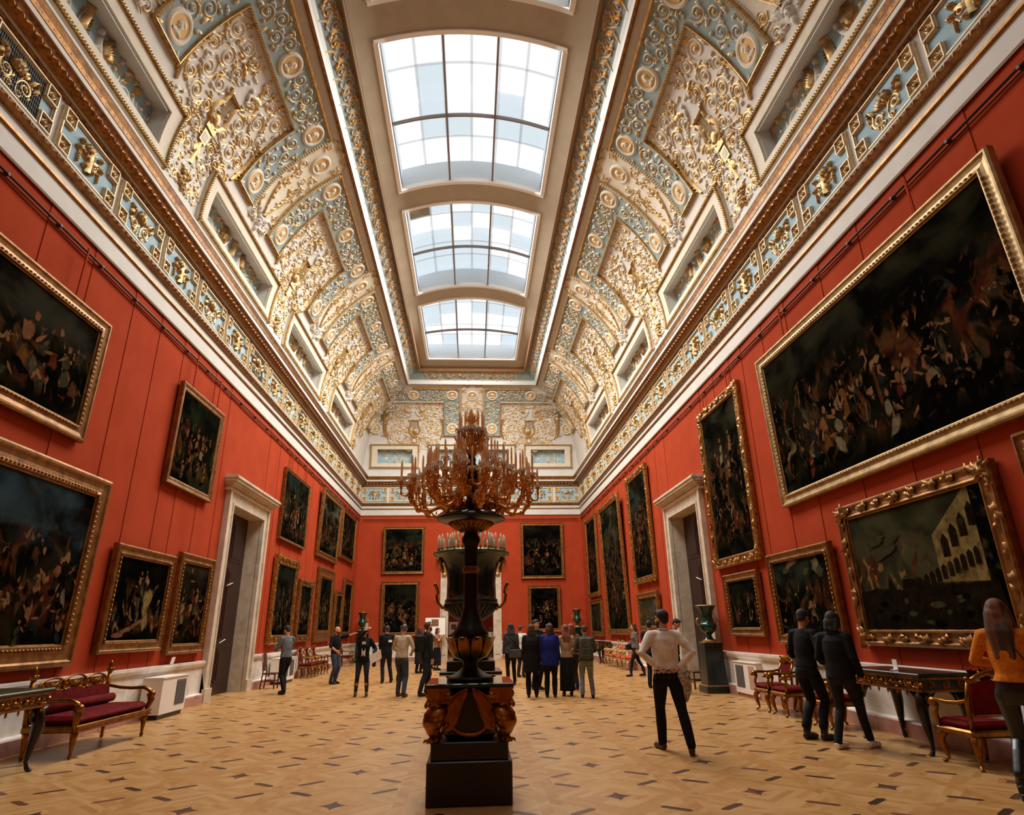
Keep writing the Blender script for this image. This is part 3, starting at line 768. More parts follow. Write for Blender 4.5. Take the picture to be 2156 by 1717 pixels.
def sunk_panel(label, loc, rot, hw, group=None, sphinx=True):
    """framed sunk panel with blue ground behind the cove face"""
    t = thing('sunk_panel', label, 'ceiling ornament', loc, rot, group)
    iw = hw-.43; D = -.34; fr = MB(); br = MB(); gd = MB(); bx = MB(); r = MB(); w = MB(); wg = MB(); H = .12
    F = lambda s: H
    o0, o1, i0, i1 = .02, 1.55, S0+.03, S1-.03
    for (u0,u1,s0,s1) in ((-hw,hw,o0,i0),(-hw,hw,i1,o1),(-hw,-iw,i0,i1),(iw,hw,i0,i1)): slab(br, u0, u1, s0, s1, H-.03)
    for (a,b,c,d) in ((-hw,o0+.05,hw,o0+.05),(-hw,o1-.05,hw,o1-.05),(-hw+.05,o0,-hw+.05,o1),(hw-.05,o0,hw-.05,o1)):
        barl(fr, a, b, c, d, .045, H+.03); beads(fr, a, b, c, d, .028, .07, H+.055, base=H)
    for a in (-iw, iw):
        n = 1; v = [(a,i0,-.003),(a,i1,-.003),(a,i1,D),(a,i0,D)]; bx.add(v, [(0,1,2,3)] if a > 0 else [(3,2,1,0)])
    for s, q in ((i0, 1), (i1, 0)):
        v = [(-iw,s,-.003),(iw,s,-.003),(iw,s,D),(-iw,s,D)]; bx.add(v, [(0,1,2,3)] if q == 0 else [(3,2,1,0)])
    # flat ground at depth D: chord between the two ends of the opening
    gd.add([(-iw-.15,i0-.12,D),(iw+.15,i0-.12,D),(iw+.15,i1+.12,D),(-iw-.15,i1+.12,D)], [(0,1,2,3)])
    sc = (i0+i1)/2; hs_ = (i1-i0)/2
    for sg in (-1, 1):
        x = iw-.32; k = 0
        lim = .95 if sphinx else .15
        while x > lim:
            spiral(r, sg*x, sc+.1*(-1)**k, .3, sg*(-1)**k, PI*(k % 2)+.5, 1.6, .045, .25); leaf(r, sg*(x-.22), sc-.26*(-1)**k, 1.+k, .3, .07, .9, .09)
            rosette(r, sg*(x-.27), sc+.28*(-1)**k, .09, .09); rosette(r, sg*(x+.2), sc-.32*(-1)**k, .075, .08); leaf(r, sg*(x+.05), sc+.3, 2.4, .24, .06, -.9, .09); x -= .5; k += 1
        if sphinx:
            ridge(w, [(sg*.92, sc-.30), (sg*.80, sc-.22), (sg*.66, sc-.16), (sg*.52, sc-.02), (sg*.43, sc+.12), (sg*.40, sc+.22)], [.05,.13,.12,.10,.075,.04], .12)
            dome(w, sg*.385, sc+.31, .07, .085, .12); ridge(w, [(sg*.44, sc+.05), (sg*.36, sc-.1), (sg*.34, sc-.28), (sg*.27, sc-.40)], [.06,.05,.035,.04], .1); ridge(w, [(sg*.75, sc-.2), (sg*.62, sc-.32), (sg*.52, sc-.41)], [.09,.06,.05], .1)
            ridge(w, [(sg*.92, sc-.3), (sg*1.05, sc-.25), (sg*1.06, sc-.08), (sg*.96, sc-.04), (sg*.95, sc-.12)], .03, .06)
            for k in range(6): leaf(wg, sg*.55, sc+.0, PI/2-sg*(.1+.2*k), .5-.03*k, .065, -sg*.35, .16, None, 6)
    if sphinx:
        ridge(wg, [(0, sc-.42), (0, sc-.3), (0, sc-.1), (0, sc+.05), (0, sc+.3), (0, sc+.42)], [.15,.07,.05,.1,.06,.13], .14)
        for sg in (-1, 1): beads(wg, sg*.17, sc-.1, sg*.12, sc+.3, .03, .06, .08)
    for q in (r, w, wg): q.v = [(x, y, z+D) for x, y, z in q.v]
    obj('border', bend(br), CREAM, t); obj('gilt_frame', bend(fr), GOLD, t); obj('reveal', bend(bx), STUCCO, t); obj('ground', bend(gd), BLUE, t)
    obj('scroll_relief', bend(r), PARCEL, t)
    if sphinx: obj('sphinx_pair', bend(w), STUCCO, t); obj('gilt_wings', bend(wg), GOLD, t)
    return t

def frieze_panel(label, loc, rot, kind, group=None, grille=False, scale=1.):
    t = thing('frieze_panel', label, 'frieze panel', loc, rot, group)
    hw = .79*scale; s0, s1 = 8.98-Z0, 9.78-Z0; sc = (s0+s1)/2
    f = MB(); slab(f, -hw, hw, s0, s1, .035); obj('field', bend(f), BLUE, t)
    e = MB()
    for (a,b,c,d) in ((-hw,s0,hw,s0),(-hw,s1,hw,s1),(-hw,s0,-hw,s1),(hw,s0,hw,s1)): barl(e, a, b, c, d, .034, .085)
    obj('gilt_frame', bend(e), IVORYG, t)
    for sx in (-1, 1):
        for sy in (-1, 1):
            c = MB(); u = sx*(hw-.13); s = sc+sy*.27; q = .125
            for (a,b,c_,d) in ((u-q,s-q,u+q,s-q),(u-q,s+q,u+q,s+q),(u-q,s-q,u-q,s+q),(u+q,s-q,u+q,s+q)): barl(c, a, b, c_, d, .026, .10, 0)
            slab(c, u-q, u+q, s-q, s+q, .055, 1); rosette(c, u, s, .085, .085, 5, 2); ring(c, u, s, .05, .02, .10, 2, 10)
            obj('corner_tile', bend(c), [IVORYG, OCHRE if not grille else DARKG, GOLD], t)
    if grille:
        g = MB(); gw = .5*scale; slab(g, -gw, gw, s0+.05, s1-.05, .04)
        for i in range(26): x = -gw+2*gw*i/25; barl(g, x, s0+.05, x, s1-.05, .005, .055, 1)
        for i in range(9): y = s0+.06+(s1-s0-.12)*i/8; barl(g, -gw, y, gw, y, .005, .055, 1)
        obj('ventilation_grille', bend(g), [DARKG, GREYM], t)
    r = MB(); R = random.Random(3+kind)
    if kind == 0:      # vase of flowers with a hanging spray on each side
        ridge(r, [(0, s0+.08), (0, s0+.2), (0, sc), (0, sc+.15)], [.1,.05,.09,.03], .11)
        for sg in (-1, 1):
            spiral(r, sg*.2, sc+.02, .13, sg, -.5, 1.4, .028, .15); rosette(r, sg*.36, sc+.02, .085, .1); rosette(r, sg*.3, sc+.22, .075, .1); rosette(r, sg*.12, sc-.22, .07, .1)
            for k in range(4): dome(r, sg*.33, sc-.1-.06*k, .035-.005*k, .035, .07)
            leaf(r, 0, sc-.1, PI/2-sg*.7, .35, .055, -sg*.5, .1)
        for k in range(5): leaf(r, 0, sc+.1, PI/2+(k-2)*.42, .25, .045, 0, .1)
    else:              # palmette between curling stems
        for k in range(7): leaf(r, 0, sc+.02, PI/2+(k-3)*.38, .3-.02*abs(k-3), .045, (k-3)*.12, .12)
        for sg in (-1, 1):
            spiral(r, sg*.23, sc-.12, .16, -sg, .4, 1.5, .03, .15); spiral(r, sg*.12, sc-.3, .08, sg, 0, 1.3, .022, .1)
            leaf(r, sg*.3, sc+.02, PI/2-sg*.2, .3, .05, -sg*.7, .1); leaf(r, sg*.38, sc-.05, PI/2-sg*.8, .2, .05, sg*.7, .1); rosette(r, sg*.42, sc+.18, .06, .09)
    r.v = [(x*scale*.86, sc+(y-sc)*.86, z*.8+.035) for x, y, z in r.v]
    obj('floral_relief', bend(r), GOLD, t)
    return t

# ---- set them out
def lab_pos(side, i, n):
    s = {'left': 'left side of the vault', 'right': 'right side of the vault', 'far': 'end wall of the vault'}[side]
    return '%s, %s' % (s, ORD[i] if side != 'far' else 'seen over the candelabrum')
def mitre(uc):   # True beyond the diagonal where the side cove meets the end cove
    return lambda u, s, h: uc+u > YE-kin(s)-.12
MIT = lambda u, s, h: abs(u) > W-kin(s)-.12
nm = ['nearest', 'second nearest', 'third nearest', 'farthest']
base = {}
for side in ('right', 'left'):
    for i, u in enumerate(PILS):
        loc, rot = place(side, u); w = nm[i]
        l1 = 'cream pilaster panel with gilt plume, %s slope of vault, %s of four' % (side, w)
        if 'pil' not in base: base['pil'] = pilaster(l1, loc, rot, 'pilaster panels of the vault')
        else: dup(base['pil'], loc, rot, l1)
        l2 = 'long sunk sphinx panel above the %s cornice, %s of four' % (side, w)
        if 'sunk' not in base: base['sunk'] = sunk_panel(l2, loc, rot, 2.74, 'sunk panels above the cornice')
        else: dup(base['sunk'], loc, rot, l2)
    for i, u in enumerate(CENS):
        loc, rot = place(side, u); w = nm[i]
        l1 = 'gilt lyre arabesque, %s slope of vault, %s of four' % (side, w)
        l2 = 'blue scroll border with portraits, %s slope of vault, %s of four' % (side, w)
        sg = 1 if side == 'right' else -1
        cl = None
        if i == 3: cl = (lambda a, s, h, u=u, sg=sg: u + sg*a > YE - kin(s) - .12)
        if i == 3:
            arabesque(l1, loc, rot, cl, True, 'arabesques of the vault'); border_panel(l2, loc, rot, cl, (-1, 1), 'scroll borders of the vault')
        else:
            if 'ara' not in base:
                base['ara'] = arabesque(l1, loc, rot, None, True, 'arabesques of the vault'); base['bor'] = border_panel(l2, loc, rot, None, (-1, 1), 'scroll borders of the vault')
            else: dup(base['ara'], loc, rot, l1); dup(base['bor'], loc, rot, l2)
# end wall
loc, rot = place('far', 0.)
dup(base['pil'], loc, rot, 'cream pilaster panel with gilt plume in the middle of the end vault')
dup(base['sunk'], loc, rot, 'long sunk panel in the middle of the end wall, behind the candelabrum top')
for sg, nmx in ((1, 'left'), (-1, 'right')):
    u = 3.575*sg; loc, rot = place('far', u)
    cl = lambda a, s, h, u=u: abs(u+a) > W-kin(s)-.1
    arabesque('gilt arabesque with winged figure on the %s half of the end vault' % nmx, loc, rot, cl, False, 'arabesques of the vault')
    border_panel('blue scroll border with portraits on the %s half of the end vault' % nmx, loc, rot, cl, (-1, 1), 'scroll borders of the vault')
    loc, rot = place('far', sg*4.76)
    sunk_panel('short sunk scroll panel at the %s of the end wall above the cornice' % nmx, loc, rot, 1.5, 'sunk panels above the cornice', False)
# frieze
fb = {}
for side in ('left', 'right'):
    n = 18
    for k in range(18):
        u = 5.482+1.7875*k
        if u > 36.3: continue
        loc, rot = place(side, u); kind = k % 2; gr = (k in (1, 7, 10)) if side == 'left' else False
        key = (kind, gr)
        lb = '%s panel with gilt %s in the %s frieze, %s from the camera' % ('dark grille' if gr else 'pale blue', 'palmette' if kind else 'flower vase', side, ORD[k])
        if key not in fb: fb[key] = frieze_panel(lb, loc, rot, kind, 'frieze panels', gr)
        else: dup(fb[key], loc, rot, lb)
for k in range(8):
    u = 5.86-1.675*k; loc, rot = place('far', u); key = ('f', k % 2)
    lb = 'small blue end wall frieze panel with gilt %s, %s from left corner' % ('palmette' if k % 2 else 'flower vase', ORD[k].replace('nearest', 'first'))
    if key not in fb: fb[key] = frieze_panel(lb, loc, rot, k % 2, 'end wall frieze panels', False, .93)
    else: dup(fb[key], loc, rot, lb)
# vine scroll in the sloped band round the crown
def band_scroll(length, skip):
    mb = MB(); x = -length/2+.4; k = 0; R = random.Random(5)
    while x < length/2-.3:
        y = .30+.07*(-1)**k
        spiral(mb, x, y, .2, (-1)**k, PI*(k % 2)+.6, 1.4, .035, .25); leaf(mb, x+.2, .3-.12*(-1)**k, .4*(-1)**k, .36, .07, .8*(-1)**k, .06); leaf(mb, x+.1, .12 if k % 2 else .48, .2, .3, .06, .5*(-1)**(k+1), .06)
        rosette(mb, x+.23, .3+.17*(-1)**k, .07, .06); ridge(mb, [(x+.02*i*6, .30+.2*math.sin(x*7.2+i*.9)) for i in range(5)], .025, .04)
        if k % 16 == 8: rosette(mb, x, .3, .17, .1, 6)
        x += .43; k += 1
    return mb
def lay_band(mb, off):   # band from inset 2.92,z.. to 3.40,16.24
    a = (2.92, zl+.16); b = (3.40, 16.24); l = math.hypot(b[0]-a[0], b[1]-a[1]); t = ((b[0]-a[0])/l, (b[1]-a[1])/l)
    def g(u, v, h):
        v = v/.6*l; i = a[0]+t[0]*v + h*t[1]*.0; z = a[1]+t[1]*v - h
        return (W-i-h*.0, u, z)
    return mb.fn(g)
PB = M('crown_scroll_parcel_gilt', lin(168,162,150), .5, .1, lin(190,140,66), 6, 3, lo=.48, hi=.56, metal2=.7)
Lb = lay_band(band_scroll(R1-R0-.6, 0), 0)
me = Lb.mesh('crown_scroll_relief'); me.materials.append(PB)
yc = (R0+R1)/2
for q, (lc, rt) in enumerate((((XC, yc, 0), 0), ((XC, yc, 0), PI))):
    o = bpy.data.objects.new('crown_scroll_relief', me); col.objects.link(o); o.location = lc; o.rotation_euler = (0,0,rt); o['kind'] = 'structure'
L2 = lay_band(band_scroll(6.2, 0), 0)
o = structure('crown_scroll_relief', L2, PB); o.location = (XC, YE-W, 0); o.rotation_euler = (0,0,PI/2)
# ---------------------------------------------------------------- paintings
dk = lambda c: tuple(q*.62 for q in c[:3])+(1,)
def canvas_mat(name, dark, mid, top, tf, seed, sc=1.3):
    m = bpy.data.materials.new(name); m.use_nodes = True; nt = m.node_tree; N = nt.nodes; L = nt.links; b = N['Principled BSDF']
    tc = N.new('ShaderNodeTexCoord'); sp = N.new('ShaderNodeSeparateXYZ'); L.new(tc.outputs['Generated'], sp.inputs[0]); hz = sp.outputs[2]
    def nz(scale, det, dist, off, st=(1,1,1)):
        mp = N.new('ShaderNodeMapping'); mp.inputs['Location'].default_value = (seed*3.7+off, seed*1.9, seed*2.3+off*.7); mp.inputs['Scale'].default_value = st
        L.new(tc.outputs['Object'], mp.inputs['Vector']); n = N.new('ShaderNodeTexNoise'); n.inputs['Scale'].default_value = scale; n.inputs['Detail'].default_value = det; n.inputs['Distortion'].default_value = dist
        L.new(mp.outputs[0], n.inputs['Vector']); return n.outputs['Fac']
    def rng(v, a, c, o0=0., o1=1.):
        r = N.new('ShaderNodeMapRange'); r.interpolation_type = 'SMOOTHSTEP'
        for i, q in zip(('From Min','From Max','To Min','To Max'), (a, c, o0, o1)): r.inputs[i].default_value = q
        L.new(v, r.inputs['Value']); return r.outputs[0]
    def mul(a, c):
        n = N.new('ShaderNodeMath'); n.operation = 'MULTIPLY'; L.new(a, n.inputs[0])
        if isinstance(c, float): n.inputs[1].default_value = c
        else: L.new(c, n.inputs[1])
        return n.outputs[0]
    def mix(f, A, B):
        x = N.new('ShaderNodeMix'); x.data_type = 'RGBA'; L.new(f, x.inputs['Factor'])
        for q, i in ((A,'A'),(B,'B')):
            if isinstance(q, tuple): x.inputs[i].default_value = q
            else: L.new(q, x.inputs[i])
        return x.outputs['Result']
    c = mix(rng(nz(sc, 7, .8, 0), .42, .75), dk(dark), dk(mid))
    sky = mul(rng(hz, tf-.25, tf+.1), rng(nz(.8, 5, .6, 5, (1,1,1.8)), .42, .68)); c = mix(sky, c, dk(top))
    # huddled figures: warm passages broken by dark, in the lower two thirds
    band = mul(rng(hz, .04, .2), rng(hz, .55, .78, 1., 0.))
    pk = N.new('ShaderNodeValToRGB'); e = pk.color_ramp.elements; e[0].position = .3; e[0].color = lin(34,26,14); e[1].position = .72; e[1].color = lin(100,84,56)
    e.new(.42).color = lin(62,26,16); e.new(.5).color = lin(74,46,22); e.new(.6).color = lin(34,36,30)
    L.new(nz(1.7, 3, 1.2, 9), pk.inputs['Fac'])
    c = mix(mul(mul(rng(nz(2.4, 5, 1.6, 13, (1,1,.62)), .50, .60), band), .85), c, pk.outputs['Color'])
    hl = mul(mul(rng(nz(4.2, 4, 1.4, 21, (1,1,.7)), .60, .68), band), .9); c = mix(hl, c, lin(118,84,54))
    L.new(c, b.inputs['Base Color']); b.inputs['Roughness'].default_value = .8; b.inputs['Specular IOR Level'].default_value = .0
    return m
def stroke_mat(k, c):
    m = M('paint_'+k, c, .6, 0, tuple(q*.4 for q in c[:3])+(1,), 7, 5, lo=.35, hi=.75, spec=.1); nt = m.node_tree; N = nt.nodes; L = nt.links
    b = N['Principled BSDF']; src = b.inputs['Base Color'].links[0].from_socket
    at = N.new('ShaderNodeAttribute'); at.attribute_name = 'fade'; n2 = N.new('ShaderNodeTexNoise'); n2.inputs['Scale'].default_value = 9; n2.inputs['Detail'].default_value = 6
    tc = N.new('ShaderNodeTexCoord'); L.new(tc.outputs['Object'], n2.inputs['Vector'])
    ad = N.new('ShaderNodeMath'); ad.operation = 'MULTIPLY_ADD'; L.new(n2.outputs['Fac'], ad.inputs[0]); ad.inputs[1].default_value = 1.3; 
    sb = N.new('ShaderNodeMath'); sb.operation = 'SUBTRACT'; L.new(at.outputs['Fac'], sb.inputs[0]); sb.inputs[1].default_value = .75; L.new(sb.outputs[0], ad.inputs[2])
    mr = N.new('ShaderNodeMapRange'); mr.interpolation_type = 'SMOOTHSTEP'; mr.inputs['From Min'].default_value = .0; mr.inputs['From Max'].default_value = .6; L.new(ad.outputs[0], mr.inputs['Value'])
    b.inputs['Specular IOR Level'].default_value = 0.; tb = N.new('ShaderNodeBsdfTransparent'); xs = N.new('ShaderNodeMixShader'); L.new(mr.outputs[0], xs.inputs[0]); L.new(tb.outputs[0], xs.inputs[1]); L.new(b.outputs[0], xs.inputs[2]); L.new(xs.outputs[0], N['Material Output'].inputs[0])
    return m
PT = {k: stroke_mat(k, lin(*c)) for k, c in dict(flesh=(112,74,48), rose=(78,34,22), ochre=(92,60,28), blue=(30,34,34), ivory=(104,94,70), umber=(30,22,13), olive=(58,56,36), shade=(11,10,7), gold=(122,102,62)).items()}
PK = list(PT)
def blob(mb, R, x, z, rx, rz, m, y, rot=0.):
    n = 11; v = [(0,0)]; c, s = math.cos(rot), math.sin(rot)
    pts = []
    for i in range(n):
        a = 2*PI*i/n; q = R.uniform(.72, 1.15); p, w = rx*q*math.cos(a), rz*q*math.sin(a); pts.append((x+p*c-w*s, y, z+p*s+w*c))
    o = len(mb.v); mid = [(x+(px-x)*.55, y, z+(pz-z)*.55) for px, _, pz in pts]
    mb.add([(x, y, z)]+mid+pts, [(0, 1+i, 1+(i+1) % n) for i in range(n)]+[(1+i, 1+n+i, 1+n+(i+1) % n, 1+(i+1) % n) for i in range(n)], True, 1+PK.index(m))
    mb.fd[o] = 1.
    for i in range(n): mb.fd[o+1+i] = .8
def figure(mb, R, x, z, h, cloth, yk):
    y = lambda: yk()
    blob(mb, R, x, z+h*.3, h*.13, h*.26, cloth, y(), R.uniform(-.6,.6)); blob(mb, R, x+R.uniform(-.06,.06)*h, z+h*.62, h*.13, h*.18, R.choice(['flesh', cloth, 'umber']), y(), R.uniform(-.5,.5))
    blob(mb, R, x+R.uniform(-.08,.08)*h, z+h*.86, h*.065, h*.085, 'flesh', y()); blob(mb, R, x+R.uniform(-.3,.3)*h, z+h*R.uniform(.4,.7), h*.16, h*.04, 'flesh', y(), R.uniform(-1.2,1.2))
    blob(mb, R, x+R.uniform(-.1,.1)*h, z+h*.15, h*.2, h*.1, 'shade', y(), R.uniform(-.4,.4))
def clipb(mb, w, h, g):
    mb.v = [(min(max(x, -w/2+g), w/2-g), y, min(max(z, g), h-g)) for x, y, z in mb.v]
def painting(label, wall, a0, a1, zb, H, tilt, fw, style, pal, fig=None, straps=False, off=.14, gold=None, extra=None):
    w = abs(a1-a0); c = (a0+a1)/2
    if wall == 'L': loc, rz = (XC-W+off, c, zb), PI/2
    elif wall == 'R': loc, rz = (XC+W-off, c, zb), -PI/2
    else: loc, rz = (c, YE-off, zb), 0
    t = thing('framed_painting', label, 'painting', loc, 0, 'paintings of the picture hall'); t.rotation_euler = (tilt, 0, rz)
    g = gold or GOLDD
    fr = MB()
    prof = [(0,off-.025),(0,.025),(fw*.1,.0),(fw*.2,.0),(fw*.28,.022),(fw*.5,.035),(fw*.7,.028),(fw*.8,.01),(fw*.87,.012),(fw*.9,.045),(fw,.06)]
    if style == 'box': prof = [(0,off-.025),(0,.01),(fw*.12,.0),(fw*.4,.012),(fw*.5,.03),(fw*.85,.03),(fw,.05)]
    v = []; f = []
    for q, y in prof: v += [(-w/2+q,y,q),(w/2-q,y,q),(w/2-q,y,H-q),(-w/2+q,y,H-q)]
    for i in range(len(prof)-1):
        for j in range(4): f.append((4*i+j, 4*i+(j+1) % 4, 4*i+4+(j+1) % 4, 4*i+4+j))
    fr.add(v, f, False); fr.add(v[:4], [(3,2,1,0)], False)
    obj('frame', fr, g, t)
    if style == 'ornate':
        r = MB(); R = random.Random(int(abs(a0)*10)); q = fw*.5
        for x, z in ((-w/2+q,q),(w/2-q,q),(w/2-q,H-q),(-w/2+q,H-q)):
            rosette(r, x, z, fw*.4, .045, 6)
            for k in range(7): leaf(r, x, z, R.uniform(0,6.28), fw*.75, fw*.14, R.uniform(-1,1), .04, None, 5)
        n = max(4, int(H/.2)); m_ = max(4, int(w/.2))
        for i in range(1, n):
            for x in (-w/2+q*.8, w/2-q*.8):
                z = H*i/n; big = i % 4 == 0
                if big: rosette(r, x, z, fw*.36, .035, 5)
                leaf(r, x, z, PI/2*(1 if i % 2 else -1)+R.uniform(-.7,.7), H/n*(.95 if big else .75), fw*.17, R.uniform(-.9,.9), .03, None, 5)
                if i % 3 == 1: rosette(r, x+R.uniform(-.2,.2)*fw, z, fw*.2, .03, 4)
        for i in range(1, m_):
            for z in (q*.8, H-q*.8):
                x = -w/2+w*i/m_; big = i % 4 == 0
                if big: rosette(r, x, z, fw*.36, .035, 5)
                leaf(r, x, z, (0 if i % 2 else PI)+R.uniform(-.7,.7), w/m_*(.95 if big else .75), fw*.17, R.uniform(-.9,.9), .03, None, 5)
                if i % 3 == 1: rosette(r, x, z+R.uniform(-.2,.2)*fw, fw*.2, .03, 4)
        r.fn(lambda x, z, h: (x, .012-h, z)); obj('carved_leaf_ornament', r, g, t)
    elif style == 'plain':
        r = MB(); st = .085
        for z in (fw*.74, H-fw*.74):
            x = -w/2+fw
            while x < w/2-fw: dome(r, x, z, st*.4, fw*.07, .022, None, 6, 2); x += st
        for x in (-w/2+fw*.74, w/2-fw*.74):
            z = fw
            while z < H-fw: dome(r, x, z, fw*.07, st*.4, .022, None, 6, 2); z += st
        r.fn(lambda x, z, h: (x, .018-h, z)); obj('beaded_moulding', r, g, t)
    cv = MB(); i_ = fw*.93; y0 = .055
    cv.add([(-w/2+i_,y0,i_),(w/2-i_,y0,i_),(w/2-i_,y0,H-i_),(-w/2+i_,y0,H-i_)], [(0,1,2,3)], False, 0)
    R = random.Random(int(abs(a0*17)+zb*31)); st = [0]
    def yk():
        st[0] += 1; return y0-.0006-.00012*st[0]
    bb = MB()
    if fig:
        for (x, z, h, cl) in fig: figure(bb, R, x*w/2*.86, H*z, h*H, cl, yk)
    if extra: extra(bb, w, H, yk, R)
    clipb(bb, w, H, i_+.005); cv.join(bb)
    me = cv.mesh('canvas'); 
    for q in [canvas_mat('canvas', *pal)] + [PT[k] for k in PK]: me.materials.append(q)
    obj('canvas', me, [], t)
    if straps:
        s = MB(); top = 7.84-zb-H
        for x in (-w*.3, w*.3): s.box(x-.02, x+.02, .03, .05, H-.02, H+max(top, .1))
        obj('hanging_strap', s, REDT, t)
    return t
def crowd(R, n, z0, z1, h0, h1, cls=('rose','ochre','umber','ivory','blue','flesh','olive')):
    return [(R.uniform(-.95,.95), R.uniform(z0,z1), R.uniform(h0,h1), R.choice(cls)) for _ in range(n)]
D_ = lin(13,13,9); BR = lin(46,36,20); OL = lin(34,38,28); GR = lin(58,58,44)
R = random.Random(21)
def sky_streak(mb, w, H, yk, R):
    for x, z, a, b, m, ro in ((-.2,.62,.42,.05,'blue',-.25),(-.25,.58,.36,.03,'ivory',-.22),(-.1,.7,.3,.06,'blue',-.2),(.2,.86,.2,.06,'flesh',.2),(0,.9,.25,.06,'ivory',-.3),(.3,.78,.2,.05,'rose',-.4)): blob(mb, R, x*w, z*H, a*w, b*H, m, yk(), ro)
painting('huge gilt framed painting cut by the photo edge, upper tier of the left wall', 'L', 5.2, 10.5, 4.69, 2.23, .018, .27, 'plain', (D_, BR, lin(56,54,44), .72, 1), crowd(R, 7, .05, .3, .35, .55, ('ochre','rose','umber','olive')), True)
painting('largest lower left painting with blue sky and crowd, above the settee', 'L', 6.6, 11.46, 1.14, 3.09, .022, .36, 'plain', (D_, BR, lin(60,78,84), .70, 2), crowd(R, 26, .05, .42, .14, .24))
painting('painting in a deep boxed frame, upper left wall just before the left doorway', 'L', 13.48, 15.91, 4.71, 2.35, .014, .17, 'box', (D_, lin(40,42,26), OL, .8, 3), [(0,.4,.3,'flesh'),(.3,.3,.35,'ivory'),(-.3,.3,.3,'rose'),(.1,.15,.3,'umber'),(-.5,.05,.25,'olive'),(.6,.1,.3,'ochre')], True)
def pieta(mb, w, H, yk, R):
    for x, z, a, b, ro in ((.12,.52,.09,.13,.2),(.1,.42,.05,.14,.1),(.0,.26,.2,.03,.35),(-.15,.2,.2,.03,.2),(.14,.3,.05,.12,-.2),(-.25,.16,.12,.03,0),(.08,.68,.03,.04,0)): blob(mb, R, x*w, z*H, a*w, b*H, 'gold' if a < .1 else 'flesh', yk(), ro)
painting('dark painting with a pale reclining body, lower left wall next to the settee end', 'L', 12.13, 14.54, 1.29, 1.95, .014, .23, 'plain', (lin(9,9,7), lin(24,22,15), lin(20,20,14), .85, 4), [(-.1,.5,.3,'umber'),(.1,.52,.3,'umber')], extra=pieta)
painting('narrow dark painting directly left of the left doorway', 'L', 14.79, 16.72, 1.18, 2.2, .01, .23, 'plain', (D_, lin(40,34,20), lin(56,48,34), .82, 5), [(-.2,.45,.45,'umber'),(.3,.3,.4,'olive'),(-.5,.2,.4,'ivory'),(.5,.1,.35,'rose')])
painting('thin framed painting with a pale robed figure, upper tier just past the left doorway', 'L', 21.88, 25.28, 4.66, 2.52, .0, .10, 'box', (D_, lin(48,40,26), lin(40,52,46), .7, 6), [(.1,.15,.4,'flesh'),(.3,.25,.35,'ivory'),(-.2,.6,.25,'ivory'),(0,.05,.2,'rose')], True)
painting('wide gilt framed landscape, middle of the upper tier past the left doorway', 'L', 27.27, 31.35, 4.67, 2.96, .033, .30, 'plain', (D_, lin(50,42,26), lin(92,88,70), .7, 7), [(.2,.1,.3,'olive'),(-.2,.1,.25,'umber')], True)
painting('dark brown upper painting in the far left corner', 'L', 31.99, 35.74, 5.12, 2.48, .01, .2, 'plain', (D_, lin(44,32,20), BR, .8, 8), [(.1,.3,.4,'rose')], True)
painting('tall painting in a bright carved gold frame just past the left doorway', 'L', 21.82, 24.6, 1.24, 2.88, .01, .3, 'ornate', (lin(12,13,11), lin(38,38,28), OL, .85, 9), [(0,.1,.35,'olive')], gold=CARVED)
painting('small painting in a carved dull frame beside the bright gold one on the left wall', 'L', 25.1, 27.2, 1.26, 2.3, .007, .26, 'ornate', (lin(14,14,11), lin(40,36,26), OL, .85, 10), None)
painting('tall gilt framed painting behind the bald man on the left wall', 'L', 28.04, 31.17, 1.2, 3.13, .004, .5, 'plain', (lin(12,12,10), lin(44,38,26), OL, .82, 11), [(.2,.35,.25,'ivory'),(-.2,.2,.3,'umber')])
painting('small lower painting second from the far left corner', 'L', 31.7, 33.4, 1.35, 2.15, .02, .25, 'plain', (D_, BR, OL, .85, 12), None)
painting('tall lower painting at the far left corner', 'L', 33.6, 36.0, 1.31, 2.92, .007, .3, 'plain', (D_, BR, OL, .85, 13), None)
# right wall
def big_right(mb, w, H, yk, R):
    for x, z, a, b, m, ro in ((-.05,.72,.05,.3,'olive',.05),(.12,.55,.14,.06,'olive',-.5),(.2,.35,.16,.1,'olive',-.45),(.3,.64,.045,.06,'gold',0),(-.28,.62,.03,.2,'ivory',.1),(-.3,.8,.025,.05,'ivory',0),(-.12,.3,.08,.09,'flesh',.4),(-.18,.12,.06,.09,'rose',0),(.02,.55,.04,.07,'ochre',0),(-.1,.58,.06,.1,'rose',.3),(.0,.42,.13,.2,'shade',.3),(.3,.2,.2,.5,'shade',0),(-.35,.1,.1,.05,'ochre',.2)): blob(mb, R, x*w, z*H, a*w, b*H, m, yk(), ro)
painting('enormous wide painting in a pale gold frame, upper tier of the right wall', 'R', 12.47, 5.77, 3.88, 3.32, .028, .26, 'plain', (lin(11,11,8), lin(44,38,24), lin(50,48,34), .86, 14), crowd(R, 13, .04, .3, .2, .34), True, gold=M('pale_gilding', lin(176,146,96), .45, .5, lin(140,108,62), 8, 3, lo=.35, hi=.7))
painting('tall narrow painting in a carved gold frame right of the right doorway', 'R', 16.62, 13.81, 2.99, 4.35, -.002, .26, 'ornate', (D_, lin(44,36,24), lin(58,56,40), .8, 15), [(-.1,.55,.22,'ivory'),(.2,.45,.2,'ochre'),(-.4,.5,.2,'umber'),(.2,.15,.2,'rose'),(.4,.6,.18,'flesh')], True, gold=CARVED)
